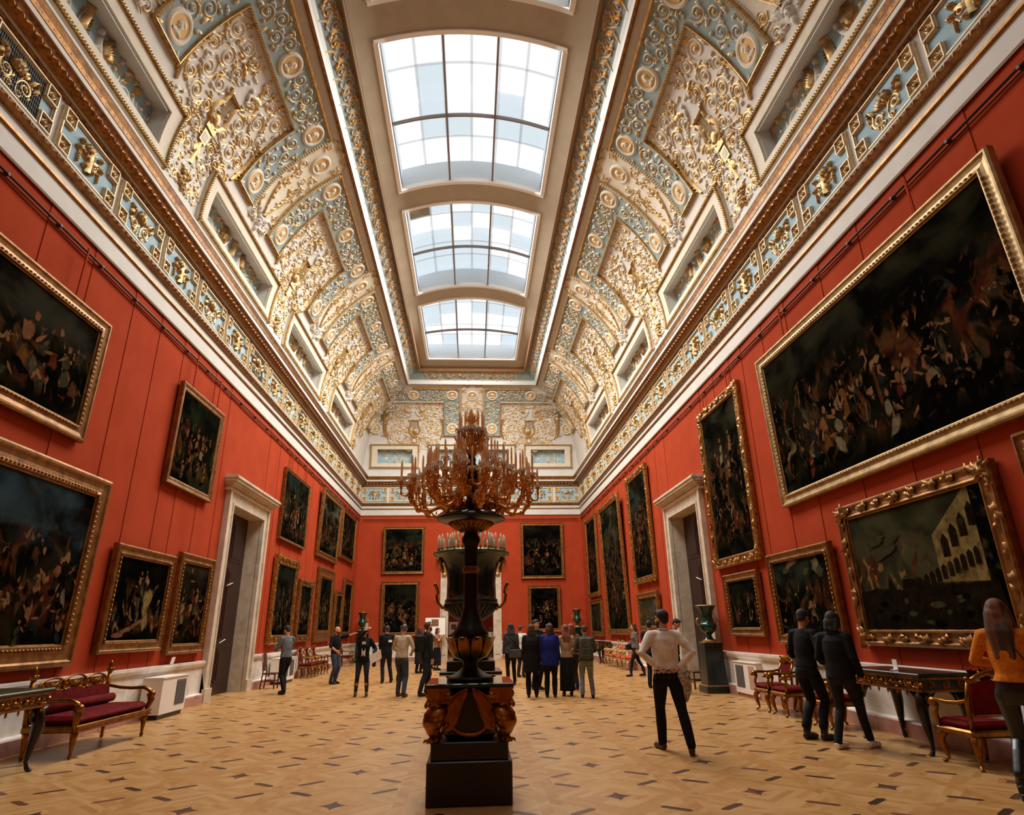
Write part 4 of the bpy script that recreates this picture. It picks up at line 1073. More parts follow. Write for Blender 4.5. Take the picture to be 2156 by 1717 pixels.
def venice(mb, w, H, yk, R):
    i = .93*.26
    def poly(p, m):
        for i in range(len(p)): mb.fd[len(mb.v)+i] = .6
        mb.add([(x*w, yk(), z*H) for x, z in p], [tuple(range(len(p)))], False, 1+PK.index(m))
    poly([(.12,.36),(.12,.66),(.34,.93),(.42,.93),(.42,.36)], 'gold'); poly([(.36,.12),(.36,.9),(.47,.9),(.47,.12)], 'shade')
    for k in range(4): poly([(.16+.055*k,.52+.05*k),(.16+.055*k,.62+.05*k),(.18+.055*k,.66+.05*k),(.20+.055*k,.62+.05*k),(.20+.055*k,.52+.05*k)], 'umber')
    for k in range(9): poly([(.02+.037*k,.36+.012*k),(.02+.037*k,.42+.015*k),(.035+.037*k,.44+.015*k),(.047+.037*k,.42+.015*k),(.047+.037*k,.36+.012*k)], 'umber')
    poly([(-.43,.1),(-.43,.36),(-.3,.38),(-.1,.35),(.1,.38),(.4,.36),(.42,.1)], 'umber')
    poly([(-.22,.36),(-.2,.47),(-.17,.36)], 'umber'); poly([(-.12,.36),(-.12,.42),(.0,.42),(.05,.36)], 'umber')
    for k in range(16): blob(mb, R, R.uniform(-.38,.34)*w, R.uniform(.14,.34)*H, R.uniform(.02,.05)*w, R.uniform(.01,.03)*H, R.choice(['olive','ochre','shade','umber']), yk(), 0)
    for k in range(4): blob(mb, R, R.uniform(-.34,-.1)*w, R.uniform(.5,.75)*H, .1*w, .04*H, 'olive', yk(), .3)
painting('canal view with a pale arcaded palace, large carved frame above the console table', 'R', 10.62, 7.15, 1.25, 2.28, .0, .26, 'ornate', (lin(44,42,26), lin(84,80,54), lin(70,70,50), .7, 16), None, extra=venice)
painting('painting at the right photo edge, only its top left corner in view', 'R', 6.72, 4.2, 2.0, 1.7, .01, .2, 'plain', (D_, BR, OL, .85, 17), None)
def clouds(mb, w, H, yk, R):
    for x, z, a, b, m in ((-.2,.8,.14,.06,'olive'),(.25,.8,.1,.1,'ivory'),(.3,.72,.1,.08,'olive'),(-.1,.86,.2,.05,'ivory'),(.1,.75,.12,.05,'olive')): blob(mb, R, x*w, z*H, a*w*.7, b*H, m, yk(), .2)
painting('dark cloudy landscape behind the two people in black on the right', 'R', 13.53, 11.02, 1.22, 1.8, .015, .2, 'plain', (lin(10,11,8), lin(30,32,22), lin(48,52,42), .74, 18), None, extra=clouds)
painting('small dark painting low on the right wall next to the pedestal', 'R', 16.12, 14.15, 1.35, 1.45, .01, .2, 'plain', (lin(14,14,10), lin(30,30,20), OL, .9, 19), None)
painting('tall painting in a carved gold frame left of the right doorway', 'R', 25.2, 22.22, 3.15, 4.27, .012, .25, 'ornate', (D_, lin(46,34,22), lin(46,54,44), .7, 20), [(.1,.4,.22,'rose'),(-.1,.25,.2,'umber'),(.2,.6,.15,'ochre')], True, gold=CARVED)
painting('tallest full-height painting in a carved gold frame on the right wall', 'R', 30.74, 26.52, 1.28, 5.9, .026, .25, 'ornate', (lin(15,15,10), lin(52,46,28), lin(70,66,48), .72, 21), [(.1,.55,.15,'olive'),(-.2,.4,.15,'umber')], True, gold=CARVED)
painting('narrow seeming painting in a carved frame nearest the far right corner', 'R', 35.44, 32.46, 3.13, 4.23, .005, .25, 'ornate', (D_, lin(50,32,20), BR, .8, 22), [(0,.4,.2,'rose')], True, gold=CARVED)
painting('small pale landscape under the carved frame by the right doorway', 'R', 24.92, 22.11, 1.42, 1.38, .03, .22, 'plain', (lin(56,52,36), lin(90,84,60), lin(112,106,84), .7, 23), None)
painting('low brown landscape in the far right corner', 'R', 35.4, 32.2, 1.17, 1.82, .0, .25, 'plain', (lin(34,32,22), lin(66,60,42), lin(84,78,58), .7, 24), None)
# far wall
painting('upper left painting of the end wall with figures in a glade', 'F', -5.27, -2.84, 4.69, 2.72, .05, .17, 'plain', (lin(11,12,9), lin(38,36,24), lin(48,54,44), .78, 25), [(.2,.2,.35,'rose'),(.05,.25,.3,'ivory'),(-.35,.3,.3,'olive'),(.45,.1,.35,'ivory'),(.1,.1,.25,'flesh'),(-.5,.1,.3,'blue')])
painting('lower left painting of the end wall with a golden haired figure', 'F', -5.22, -3.04, 1.29, 3.0, .03, .22, 'plain', (lin(10,11,9), lin(28,30,22), OL, .85, 26), [(.1,.2,.4,'ochre'),(-.5,.25,.35,'blue'),(.3,.15,.35,'flesh')])
painting('upper right painting of the end wall, almost black', 'F', 2.85, 5.42, 4.34, 3.26, .015, .18, 'plain', (lin(9,9,7), lin(26,22,14), BR, .9, 27), [(.25,.25,.3,'umber'),(-.3,.3,.25,'umber')])
painting('lower right painting of the end wall with two pale figures', 'F', 3.21, 5.11, 1.39, 2.58, .04, .2, 'plain', (lin(8,8,7), lin(18,17,12), OL, .9, 28), [(0,.35,.3,'flesh'),(.2,.4,.3,'gold'),(.25,.2,.3,'umber')])
# ---------------------------------------------------------------- furniture (local: X along the front, -Y to the front)
def vmap(mb, o=(0,0,0)):   # relief (u, s, h) stood upright facing -Y
    return mb.fn(lambda a, b, c: (o[0]+a, o[1]-c, o[2]+b))
def cab_leg(x, y, h, dx, dy, r0=.04, r1=.016):
    m = MB(); m.tube([(x-dx*.03, y-dy*.03, h), (x+dx*.02, y+dy*.02, h*.86), (x+dx*.045, y+dy*.045, h*.68), (x+dx*.02, y+dy*.02, h*.38), (x-dx*.005, y-dy*.005, h*.14), (x+dx*.02, y+dy*.02, .035), (x+dx*.05, y+dy*.05, .012)], [r0*1.1, r0*1.25, r0*1.2, r0*.8, r1, r1*1.3, r1*1.1], 8)
    m.ball((x+dx*.045, y+dy*.045, .018), (r1*1.8, r1*1.8, .018), 8, 5); return m
def armchair(label, loc, rz, w, d, hb, wood, cloth, group, heads=True, high=True, turned=False):
    t = thing('armchair', label, 'armchair', loc, rz, group); x = w/2; y = d/2; hs = .40
    for sx in (-1, 1):
        for sy in (-1, 1): obj('leg', cab_leg(sx*(x-.05), sy*(y-.05), hs-.04, sx*.5, -1 if sy < 0 else .8), wood, t)
    r = MB(); r.bevbox(-x, x, -y, y, hs-.07, hs+.01, .02); obj('seat_rail', r, wood, t)
    c = MB(); c.bevbox(-x+.02, x-.02, -y+.02, y-.05, hs+.01, hs+.10, .035); obj('seat_cushion', c, cloth, t)
    b = MB(); 
    for sx in (-1, 1): b.tube([(sx*(x-.04), y-.04, hs-.02), (sx*(x-.035), y-.02, hs+.3), (sx*(x-.05), y+.05, hb-.05)], [.026,.024,.022], 8)
    b.tube([(-x+.05, y+.05, hb-.06), (-x*.5, y+.06, hb), (0, y+.062, hb+.05), (x*.5, y+.06, hb), (x-.05, y+.05, hb-.06)], [.024,.03,.036,.03,.024], 8)
    b.tube([(-x+.05, y-.02, hs+.17), (x-.05, y-.02, hs+.17)], .018, 8)
    for sx in (-1, 1): b.ball((sx*(x-.05), y+.05, hb-.02), .035, 8, 6)
    q = MB(); rosette(q, 0, hb+.02, .09, .04, 6); leaf(q, .02, hb, .2, .2, .05, .3, .04); leaf(q, -.02, hb, PI-.2, .2, .05, -.3, .04); vmap(q, (0, y+.03, 0)); b.join(q)
    obj('back_frame', b, wood, t)
    p = MB(); p.add([(-x+.07,y-.03,hs+.19),(x-.07,y-.03,hs+.19),(x-.08,y+.035,hb-.07),(0,y+.04,hb-.02),(-x+.08,y+.035,hb-.07),(-x+.07,y+.0,hs+.19),(x-.07,y+.0,hs+.19),(x-.08,y+.06,hb-.07),(0,y+.065,hb-.02),(-x+.08,y+.06,hb-.07)], [(0,1,2,3,4),(9,8,7,6,5),(0,5,6,1),(1,6,7,2),(2,7,8,3),(3,8,9,4),(4,9,5,0)], False)
    obj('back_cushion', p, cloth, t)
    for sx in (-1, 1):
        a = MB(); a.tube([(sx*(x-.035), y-.0, hs+.33), (sx*(x+.0), y-.12, hs+.30), (sx*(x+.01), 0, hs+.29), (sx*(x+.0), -y+.12, hs+.30), (sx*(x-.01), -y+.05, hs+.27), (sx*(x-.02), -y+.07, hs+.2)], [.02,.022,.024,.028,.034,.02], 8)
        a.tube([(sx*(x-.02), -y+.09, hs+.25), (sx*(x-.0), -y+.05, hs+.12), (sx*(x-.03), -y+.06, hs)], [.022,.03,.028], 8)
        if heads: a.ball((sx*(x-.005), -y+.05, hs+.27), (.05,.06,.055), 10, 7); a.ball((sx*(x-.005), -y-.01, hs+.25), (.026,.035,.025), 8, 6)
        obj('arm', a, wood, t)
    return t
def settee(label, loc, rz, w, d, wood, cloth, group=None):
    t = thing('settee', label, 'settee', loc, rz, group); x = w/2; y = d/2; hs = .42; hb = 1.0
    for sx in (-1, 1):
        for sy in (-1, 1):
            m = MB(); X = sx*(x-.06); Y = sy*(y-.06)
            m.lathe([(.012,0),(.024,.01),(.03,.04),(.02,.07),(.024,.1),(.045,.26),(.055,.32),(.04,.34)], 10, (X, Y, 0)); obj('leg', m, wood, t)
    r = MB(); r.bevbox(-x, x, -y, y, hs-.09, hs, .015); q = MB(); barl(q, -x, hs-.02, x, hs-.02, .014, .02); barl(q, -x, hs-.075, x, hs-.075, .014, .02); vmap(q, (0, -y, 0)); r.join(q); obj('seat_rail', r, wood, t)
    c = MB(); c.bevbox(-x+.05, x-.05, -y+.03, y-.1, hs, hs+.12, .05); obj('seat_cushion', c, cloth, t)
    b = MB(); n = 24; v = []
    top = lambda k: .80+.05*abs(math.sin(3*PI*k/n))
    for yy, sh in ((y-.10, 0), (y-.02, .0)):
        for k in range(n+1): v += [(-x+.08+(2*x-.16)*k/n, yy, hs+.02), (-x+.08+(2*x-.16)*k/n, yy+.05, top(k))]
    o = 2*(n+1); f = []
    for k in range(n): f += [(2*k,2*k+2,2*k+3,2*k+1), (o+2*k+1,o+2*k+3,o+2*k+2,o+2*k), (2*k+1,2*k+3,o+2*k+3,o+2*k+1), (2*k+2,2*k,o+2*k,o+2*k+2)]
    f += [(1,o+1,o,0), (2*n,o+2*n,o+2*n+1,2*n+1)]
    b.add(v, f); obj('back_cushion', b, cloth, t)
    bo = MB(); bo.tube([(-x+.1, y-.13, hs+.2), (x-.1, y-.13, hs+.2)], .07, 12); obj('bolster', bo, cloth, t)
    cr = MB()
    for k, cx in enumerate((-w*.27, 0, w*.27)):
        rx, rz_ = w*.15, .115+.02*(k == 1); z = .90
        cr.tube([(cx+rx*math.cos(a), y-.02, z+rz_*math.sin(a)) for a in [2*PI*i/20 for i in range(21)]], .017, 6, cap=False)
        q = MB(); rosette(q, cx, z, .07, .03, 6)
        for s_ in (-1,1):
            spiral(q, cx+s_*rx*.5, z, rz_*.5, s_, 0, 1.4, .012, .05); leaf(q, cx+s_*.06, z, PI/2-s_*1.3, rx*.6, .03, s_*.4, .03); leaf(q, cx+s_*.3*rx, z-.05, PI/2-s_*1.9, rx*.5, .03, s_*.4, .03)
        vmap(q, (0, y-.01, 0)); cr.join(q)
    q = MB(); slab(q, -w*.4, w*.4, .83, .97, .012); vmap(q, (0, y+.0, 0)); cr.join(q)
    obj('pierced_crest', cr, wood, t)
    for sx in (-1, 1):
        p = MB(); p.tube([(sx*(x-.05), y-.03, hs), (sx*(x-.05), y, .7), (sx*(x-.05), y+.0, 1.02)], [.04,.036,.032], 8)
        p.lathe([(.02,0),(.05,.02),(.055,.07),(.03,.1),(.04,.13),(.02,.17),(.005,.2)], 10, (sx*(x-.05), y, 1.0)); 
        for k in range(5): p.ball((sx*(x-.05)+.04*math.cos(k*1.26), y+.04*math.sin(k*1.26), 1.06), .026, 6, 5)
        obj('finial_post', p, wood, t)
        a = MB(); a.tube([(sx*(x-.04), y-.02, .80), (sx*(x-.01), y-.2, .76), (sx*x, 0, .745), (sx*x, -y+.16, .75), (sx*x, -y+.06, .70), (sx*x, -y+.03, .62), (sx*(x-.01), -y+.06, .56)], [.024,.026,.026,.03,.034,.04,.03], 9)
        a.tube([(sx*x, -y+.07, .66), (sx*(x+.01), -y+.02, .56), (sx*(x-.02), -y+.05, .44), (sx*(x-.03), -y+.06, .34)], [.045,.055,.04,.03], 9); a.ball((sx*x, -y+.02, .64), (.05,.06,.06), 10, 7)
        obj('arm', a, wood, t)
    return t
def console(label, loc, rz, w, d, legs, top, group=None, ap=GOLDB):
    t = thing('console_table', label, 'table', loc, rz, group); x = w/2; y = d/2; h = .965
    s = MB(); s.bevbox(-x-.05, x+.05, -y-.05, y+.02, h-.04, h, .012); obj('table_top', s, top, t)
    a = MB(); a.box(-x, x, -y, y, h-.22, h-.045); obj('apron', a, EBONY, t)
    q = MB(); barl(q, -x, h-.06, x, h-.06, .014, .02); barl(q, -x, h-.21, x, h-.21, .014, .02); n = int(w/.2)
    for i in range(n): 
        u = -x+w*(i+.5)/n; spiral(q, u, h-.135, .055, (-1)**i, i, 1.3, .014, .03); rosette(q, u+w/n*.5, h-.135, .04, .03); leaf(q, u, h-.21, -PI/2, .07, .02, 0, .02)
    vmap(q, (0, -y, 0)); q2 = MB()
    for sx in (-1, 1):
        z = MB(); barl(z, -y, h-.06, y, h-.06, .014, .02); barl(z, -y, h-.21, y, h-.21, .014, .02)
        for i in range(3): spiral(z, -y+d*(i+.5)/3, h-.135, .055, (-1)**i, i, 1.3, .014, .03)
        z.fn(lambda a_, b_, c_: (sx*(x+c_), a_, b_)); q2.join(z)
    q.join(q2); obj('gilt_mount', q, ap, t)
    for px in legs:
        for sy in (-1, 1):
            l = cab_leg(px, sy*(y-.06), h-.2, (.4 if px > 0 else -.4), -1 if sy < 0 else .6, .06, .022)
            for s_ in (-1, 1): l.tube([(px+s_*.03, sy*(y-.06), h-.38), (px+s_*.12, sy*(y-.06), h-.27), (px+s_*.26, sy*(y-.06), h-.215)], [.045,.04,.012], 7)
            obj('leg', l, EBONY, t)
    return t
def plain_chair(label, loc, rz, group=None):
    t = thing('wooden_chair', label, 'chair', loc, rz, group); x = .21; y = .2; hs = .45
    s = MB(); s.bevbox(-x, x, -y, y, hs-.05, hs, .012); obj('seat', s, BROWNW, t)
    for sx in (-1, 1):
        l = MB(); l.box(sx*(x-.02)-.018, sx*(x-.02)+.018, -y, -y+.036, 0, hs-.05); obj('leg', l, BROWNW, t)
        l = MB(); l.tube([(sx*(x-.02), y+.03, 0), (sx*(x-.02), y-.015, hs), (sx*(x-.03), y+.05, 1.0)], [.018,.02,.016], 6); obj('back_post', l, BROWNW, t)
    b = MB(); b.prism([(-x+.03, .92),(-x*.4, 1.02),(0, 1.05),(x*.4, 1.02),(x-.03,.92),(x-.03,.86),(-x+.03,.86)], y+.03, y+.05, 'y'); b.box(-.1, .1, y+.0, y+.025, hs+.05, .88); b.box(-x+.02, x-.02, y-.01, y+.01, hs+.06, hs+.1); obj('backrest', b, BROWNW, t)
    r = MB(); r.box(-x+.02, x-.02, -y+.01, -y+.03, .16, .19); 
    for sx in (-1, 1): r.box(sx*(x-.02)-.01, sx*(x-.02)+.01, -y, y, .2, .23)
    obj('stretcher', r, BROWNW, t); return t
def cabinet(label, loc, rz, w, d, h, panels, group='white heater covers'):
    t = thing('radiator_cover', label, 'radiator cover', loc, rz, group); x = w/2
    b = MB(); b.box(-x, x, -d/2, d/2, .09, h); b.box(-x-.015, x+.015, -d/2-.015, d/2, h, h+.02); obj('body', b, PAINTW, t)
    f = MB(); f.box(-x+.04, x-.04, -d/2+.04, d/2, 0, .09); obj('plinth', f, BLACKP, t)
    for u0, u1, m in panels:
        g = MB(); g.box(u0, u1, -d/2-.008, -d/2, .22, h-.06)
        n = 22
        if m is GREYM:
            for i in range(n): z = .24+(h-.32)*i/n; g.box(u0+.01, u1-.01, -d/2-.014, -d/2-.008, z, z+.012)
        obj('grille', g, m, t)
    return t
SX = 'left wall'
settee('long crimson settee with pierced gilt crest standing against the left wall', (-5.86, 10.98, 0), PI/2, 2.08, .76, GOLDB, REDV)
console('malachite topped dark table with gilt apron left of the crimson settee', (-5.9, 8.1, 0), PI/2, 2.4, .66, (-1.05, 1.12), MALACH, 'console tables')
console('dark console table under the canal painting on the right', (6.12, 9.18, 0), -PI/2, 1.62, .66, (-.68, .68), MALACHD, 'console tables')
armchair('gilt armchair seen from behind, in front of the console near the right photo edge', (6.0, 7.86, 0), PI, .58, .6, .98, GOLDB, REDV, 'gilt and crimson armchairs')
for lb, y in (('gilt and crimson armchair next to the white heater cover on the right', 13.1), ('gilt and crimson armchair mostly behind the man with the black bag', 12.38), ('gilt and crimson armchair hidden behind the person in white sneakers', 10.9)):
    armchair(lb, (6.0, y, 0), -PI/2, .58, .58, .92, GOLDB, REDV, 'gilt and crimson armchairs')
for i, y in enumerate((25.9, 26.75, 28.2, 29.0)):
    armchair('shiny gilt armchair with vermilion seat, far right wall, %s of four' % ('nearest','second nearest','third nearest','farthest')[i], (6.18, y, 0), -PI/2, .62, .6, .98, GOLD, REDO, 'gilt armchairs with vermilion seats')
for i, y in enumerate((25.5, 26.5, 27.6, 33.2)):
    armchair('dull gilt armchair by the far left wall, %s of the four' % ('nearest','second nearest','third nearest','farthest')[i], (-6.18, y, 0), PI/2, .62, .58, 1.0, GOLDD, REDV, 'dull gilt armchairs')
console('dark legged table against the far right wall behind the gilt armchairs', (6.2, 31.6, 0), -PI/2, 2.2, .6, (-.95, .95), MALACHD, 'console tables')
plain_chair('plain brown wooden chair right of the left doorway', (-6.18, 21.05, 0), PI/2, 'plain wooden chairs')
plain_chair('plain brown wooden chair half hidden behind the green pedestal', (6.12, 17.85, 0), -PI/2, 'plain wooden chairs')
cabinet('white heater cover with dark grille at the end of the crimson settee', (-6.43, 14.6, 0), PI/2, 1.16, .40, .76, [(.06,.5,GREYM)])
cabinet('white heater cover with dark grille behind the armchairs on the right', (6.5, 15.36, 0), -PI/2, 1.26, .22, .76, [(-.52,-.08,GREYM),(.2,.5,M('beige_cover_panel', lin(176,140,118), .6))])
cabinet('white heater cover with dark grille behind the man in the grey sweater', (-6.43, 23.2, 0), PI/2, 1.5, .40, .78, [(.1,.6,GREYM),(-.6,-.1,GREYM)])
# small things
def card(label, loc, rz, w, h):
    m = MB(); m.box(-w/2, w/2, -.004, .004, 0, h); o = obj('label_card', m, PAPER, None, loc, (.2, 0, rz)); return tag(o, label, 'label card', 'label cards')
card('small pale card standing on the left dado above the heater cover', (-6.64, 15.2, .99), PI/2, .16, .14)
def stand(label, loc):
    m = MB(); m.box(-.05,.05,-.03,.03,0,.008); m.box(-.05,.05,.02,.026,.0,.14); return tag(obj('acrylic_sign_stand', m, CRYST, None, loc, (0,0,-PI/2)), label, 'sign stand')
stand('small clear sign stand on the dark console table on the right', (5.95, 9.1, .967))
# malachite vases on pedestals
def urn(label, loc, s, group=None):
    t = thing('malachite_urn', label, 'vase', loc, 0, group)
    b = MB(); b.lathe([(r*s, z*s) for r, z in ((.17,0),(.17,.05),(.12,.07),(.07,.14),(.06,.18),(.10,.2),(.2,.3),(.235,.42),(.2,.46),(.16,.5),(.15,.66),(.17,.78),(.22,.86),(.26,.9),(.255,.91),(.2,.89),(.15,.8))], 28); obj('body', b, MALACH, t)
    r = MB(); r.lathe([(r_*s, z*s) for r_, z in ((.25,.895),(.27,.905),(.27,.925),(.24,.92))], 28, cap=False); r.lathe([(r_*s, z*s) for r_, z in ((.175,.0),(.18,.03),(.17,.05))], 28, cap=False); obj('gilt_rim', r, GOLD, t)
    for sx in (-1, 1):
        h = MB(); h.tube([(sx*.21*s, 0, .40*s), (sx*.29*s, 0, .44*s), (sx*.3*s, 0, .54*s), (sx*.25*s, 0, .60*s), (sx*.2*s, 0, .56*s)], [.02*s]*5, 7); obj('handle', h, GOLD, t)
    return t
def pedestal(label, loc, w, h, group=None):
    t = thing('pedestal', label, 'pedestal', loc, 0, group); x = w/2
    b = MB(); b.box(-x, x, -x, x, 0, .16); obj('plinth', b, MALACHD, t)
    g = MB(); g.box(-x*.96, x*.96, -x*.96, x*.96, .16, .185); g.box(-x*.7, x*.7, -x*.7, x*.7, h-.02, h); obj('gilt_band', g, GOLD, t)
    s = MB(); a, c = x*.84, x*.72
    s.add([(-a,-a,.185),(a,-a,.185),(a,a,.185),(-a,a,.185),(-c,-c,h-.1),(c,-c,h-.1),(c,c,h-.1),(-c,c,h-.1)], [(0,1,5,4),(1,2,6,5),(2,3,7,6),(3,0,4,7),(4,5,6,7)]); s.box(-x*.78, x*.78, -x*.78, x*.78, h-.1, h-.02); obj('shaft', s, MALACHD, t)
    return t
pedestal('dark green square pedestal with gilt bands beside the right doorway', (6.16, 16.8, 0), .62, 1.2, 'green pedestals')
urn('malachite urn with gilt rim on the pedestal beside the right doorway', (6.16, 16.8, 1.2), .98, 'malachite urns')
for sg, nmx in ((-1, 'left'), (1, 'right')):
    x = XC+sg*5.98
    pedestal('tall green pedestal in the far %s corner behind the visitors' % nmx, (x, 36.5, 0), .62, 1.65, 'green pedestals')
    urn('malachite urn in the far %s corner above the visitors' % nmx, (x, 36.5, 1.65), 1.02, 'malachite urns')

# ---------------------------------------------------------------- standing candelabrum
TX, TY = -.02, 7.28
tor = thing('standing_candelabrum', 'towering bronze and gilt candelabrum on a black plinth, in the middle foreground', 'candelabrum', (TX, TY, 0))
m = MB(); m.bevbox(-.42,.42,-.42,.42,0,.385,.01); m.bevbox(-.385,.385,-.385,.385,.385,.55,.01); obj('plinth', m, BLACKM, tor)
m = MB(); m.bevbox(-.27,.27,-.27,.27,.55,1.04,.05); obj('core_block', m, BLACKM, tor)
m = MB(); m.bevbox(-.45,.45,-.45,.45,1.045,1.085,.008); obj('marble_slab', m, [M('polished_green_slab', lin(16,44,36), .06, 0, lin(26,66,54), 3, 6, lo=.4, hi=.7, dist=2)], tor)
def griffin():
    g = MB(True)   # faces outward along +X from the corner
    g.tube([(.02,0,.50),(.10,0,.42),(.17,0,.34),(.20,0,.24),(.17,0,.14),(.12,0,.05)], [.10,.115,.12,.10,.075,.06], 10)       # chest to leg
    g.tube([(.12,0,.05),(.17,0,.03),(.24,0,.022)], [.055,.06,.03], 8)
    for k in (-1,0,1): g.tube([(.19,.03*k,.035),(.25,.045*k,.03),(.275,.05*k,.0)], [.022,.02,.01], 6)
    g.tube([(.10,0,.42),(.13,0,.50),(.18,0,.535),(.22,0,.53)], [.10,.075,.062,.055], 10)                                       # neck and head
    g.ball((.20,0,.535), (.075,.058,.062), 10, 8); g.tube([(.24,0,.535),(.29,0,.525),(.31,0,.495),(.30,0,.47)], [.042,.032,.02,.006], 8)
    for s_ in (-1,1): g.ball((.225,.045*s_,.56), .016, 6, 5); g.tube([(.15,.04*s_,.57),(.12,.06*s_,.62)], [.02,.006], 6)
    g.ball((.19,0,.27), (.11,.12,.13), 12, 8)
    return g
gm = griffin(); gme = None
for k in range(4):
    a = PI/4+k*PI/2; c = .38
    g = obj('griffin', gm if gme is None else gme, GOLDB, tor, (c*math.cos(a), c*math.sin(a), .55), (0,0,a)); g.scale = (.78,1.0,.66); gme = g.data
for k in range(4):       # pairs of wings meeting over each face
    a = -PI/2+k*PI/2
    for s_ in (-1, 1):
        q = MB()
        P_ = [(.235,.64),(.285,.74),(.275,.86),(.20,.95),(.10,1.01),(.022,1.04),(.03,.98),(.075,.88),(.115,.76),(.17,.66)]
        P_ = [(s_*x_, y_) for x_, y_ in P_]
        q.add([(x_, y_, .03) for x_, y_ in P_]+[(x_, y_, -.02) for x_, y_ in P_], [tuple(range(10))]+[(i, (i+1) % 10, 10+(i+1) % 10, 10+i) for i in range(10)])
        for j in range(6):
            t_ = j/5; ridge(q, [(s_*(.255-.11*t_), .70+.02*j), (s_*(.235-.125*t_), .84+.012*j), (s_*(.14-.09*t_), .955+.008*j), (s_*(.05-.02*t_), 1.015-.004*j)], [.014,.016,.013,.005], .018, None, .03)
        rosette(q, s_*.235, .70, .05, .06, 6)
        q.fn(lambda u, s, h: (u, -.33-h, s)); w = obj('wing', q, GOLDB, tor, (0,0,0), (0,0,a+PI/2))
    q = MB(); ridge(q, [(.17*math.cos(t), .70+.11*math.sin(t)) for t in [PI+PI*i/10 for i in range(11)]], .022, .03); rosette(q, -.17, .71, .05, .03); rosette(q, .17, .71, .05, .03); q.fn(lambda u, s, h: (u, -.275-h, s)); obj('garland', q, GOLDB, tor, (0,0,0), (0,0,a+PI/2))
    b = MB(); 
    for s_ in (-1, 1): b.bevbox(s_*.315-.115, s_*.315+.115, -.425, -.30, .905, 1.045, .008)
    q = MB()
    for s_ in (-1, 1): rosette(q, s_*.22, .97, .055, .03, 6); barl(q, s_*.315-.11, .915, s_*.315+.11, .915, .012, .02); barl(q, s_*.315-.11, 1.035, s_*.315+.11, 1.035, .012, .02)
    q.fn(lambda u, s, h: (u, -.425-h, s)); b.join(q); obj('gilt_capital', b, GOLDB, tor, (0,0,0), (0,0,a+PI/2))
m = MB(); m.lathe([(.25,1.085),(.25,1.11),(.22,1.13),(.16,1.16),(.10,1.2),(.075,1.24),(.085,1.27),(.08,1.29)], 28); m.lathe([(.2,1.5),(.2,1.56),(.16,1.62),(.12,1.70),(.09,1.80),(.078,1.84),(.078,2.50),(.085,2.52),(.105,2.56),(.105,2.60),(.085,2.64),(.075,2.66)], 28); obj('stem', m, BRONZE, tor)
m = MB(); m.lathe([(.08,1.28),(.17,1.32),(.215,1.40),(.235,1.50),(.225,1.51)], 32); obj('cup', m, BRONZE, tor)
m = MB()
for k in range(10):
    a = 2*PI*k/10; w_ = .062
    pts = [(.085,1.285),(.175,1.325),(.222,1.40),(.243,1.48),(.262,1.525),(.275,1.52)]
    for i in range(len(pts)-1):
        pass
    v = []; f = []
    ws = [.02,.045,.062,.06,.04,.01]
    for (r, z), q in zip(pts, ws):
        for s_, o in ((-1,0),(0,.012),(1,0)):
            rr = r+.004+o; t = a+s_*q/max(r,.1); v.append((rr*math.cos(t), rr*math.sin(t), z))
    for i in range(5): f += [(3*i,3*i+1,3*i+4,3*i+3),(3*i+1,3*i+2,3*i+5,3*i+4)]
    m.add(v, f, True)
obj('gilt_leaves', m, GOLDB, tor)
m = MB(); m.lathe([(.079,2.20),(.084,2.205),(.084,2.275),(.079,2.28)], 24, cap=False)
for k in range(12): m.ball((.083*math.cos(k*PI/6), .083*math.sin(k*PI/6), 2.24), .018, 6, 5)
obj('gilt_collar', m, GOLDD, tor)
m = MB(); m.lathe([(.09,2.66),(.14,2.69),(.20,2.73),(.255,2.77),(.26,2.785)], 28)
for k in range(24):
    a = 2*PI*k/24; m.tube([(.10*math.cos(a),.10*math.sin(a),2.675),(.19*math.cos(a),.19*math.sin(a),2.725),(.258*math.cos(a),.258*math.sin(a),2.778)], [.012,.022,.02], 6)
obj('calyx', m, GOLDB, tor)
m = MB(); m.lathe([(.24,2.765),(.34,2.785),(.395,2.81),(.40,2.825),(.385,2.845),(.34,2.875),(.30,2.885),(.12,2.88)], 36); obj('bowl', m, EBONY, tor)
m = MB(); m.lathe([(.06,2.88),(.075,2.9),(.06,2.98),(.068,3.02),(.06,3.08),(.045,3.1),(.06,3.13),(.05,3.15)], 20); m.lathe([(.10,3.26),(.122,3.30),(.125,3.36),(.105,3.42),(.08,3.46),(.05,3.5),(.055,3.55),(.03,3.6)], 22); obj('upper_stem', m, BRONZE, tor)
m = MB(); m.lathe([(.05,3.14),(.08,3.17),(.115,3.22),(.13,3.265),(.11,3.28)], 22); obj('gilt_cup', m, GOLDB, tor)
# candles with crystal pans
cm = MB(); cm.lathe([(.0125,0),(.0125,.19),(.011,.195)], 10); cme = cm.mesh('candle'); cme.materials.append(CANDLE); 
bm_ = MB(True); bm_.lathe([(.006,.19),(.011,.2),(.012,.215),(.007,.24),(.001,.258)], 8); bme = bm_.mesh('bulb'); bme.materials.append(BULB)
pm_ = MB(); pm_.lathe([(.012,-.004),(.04,.006),(.055,.016),(.056,.02),(.04,.012),(.012,.006)], 12, smooth=False)
for k in range(10): a = 2*PI*k/10; pm_.lathe([(.001,-.035),(.008,-.02),(.001,.0)], 5, (.052*math.cos(a), .052*math.sin(a), .012), smooth=False)
pme = pm_.mesh('crystal_pan'); pme.materials.append(CRYST)
sm_ = MB(); sm_.lathe([(.006,-.09),(.02,-.08),(.012,-.065),(.014,-.04),(.026,-.015),(.026,0),(.014,.003)], 10); 
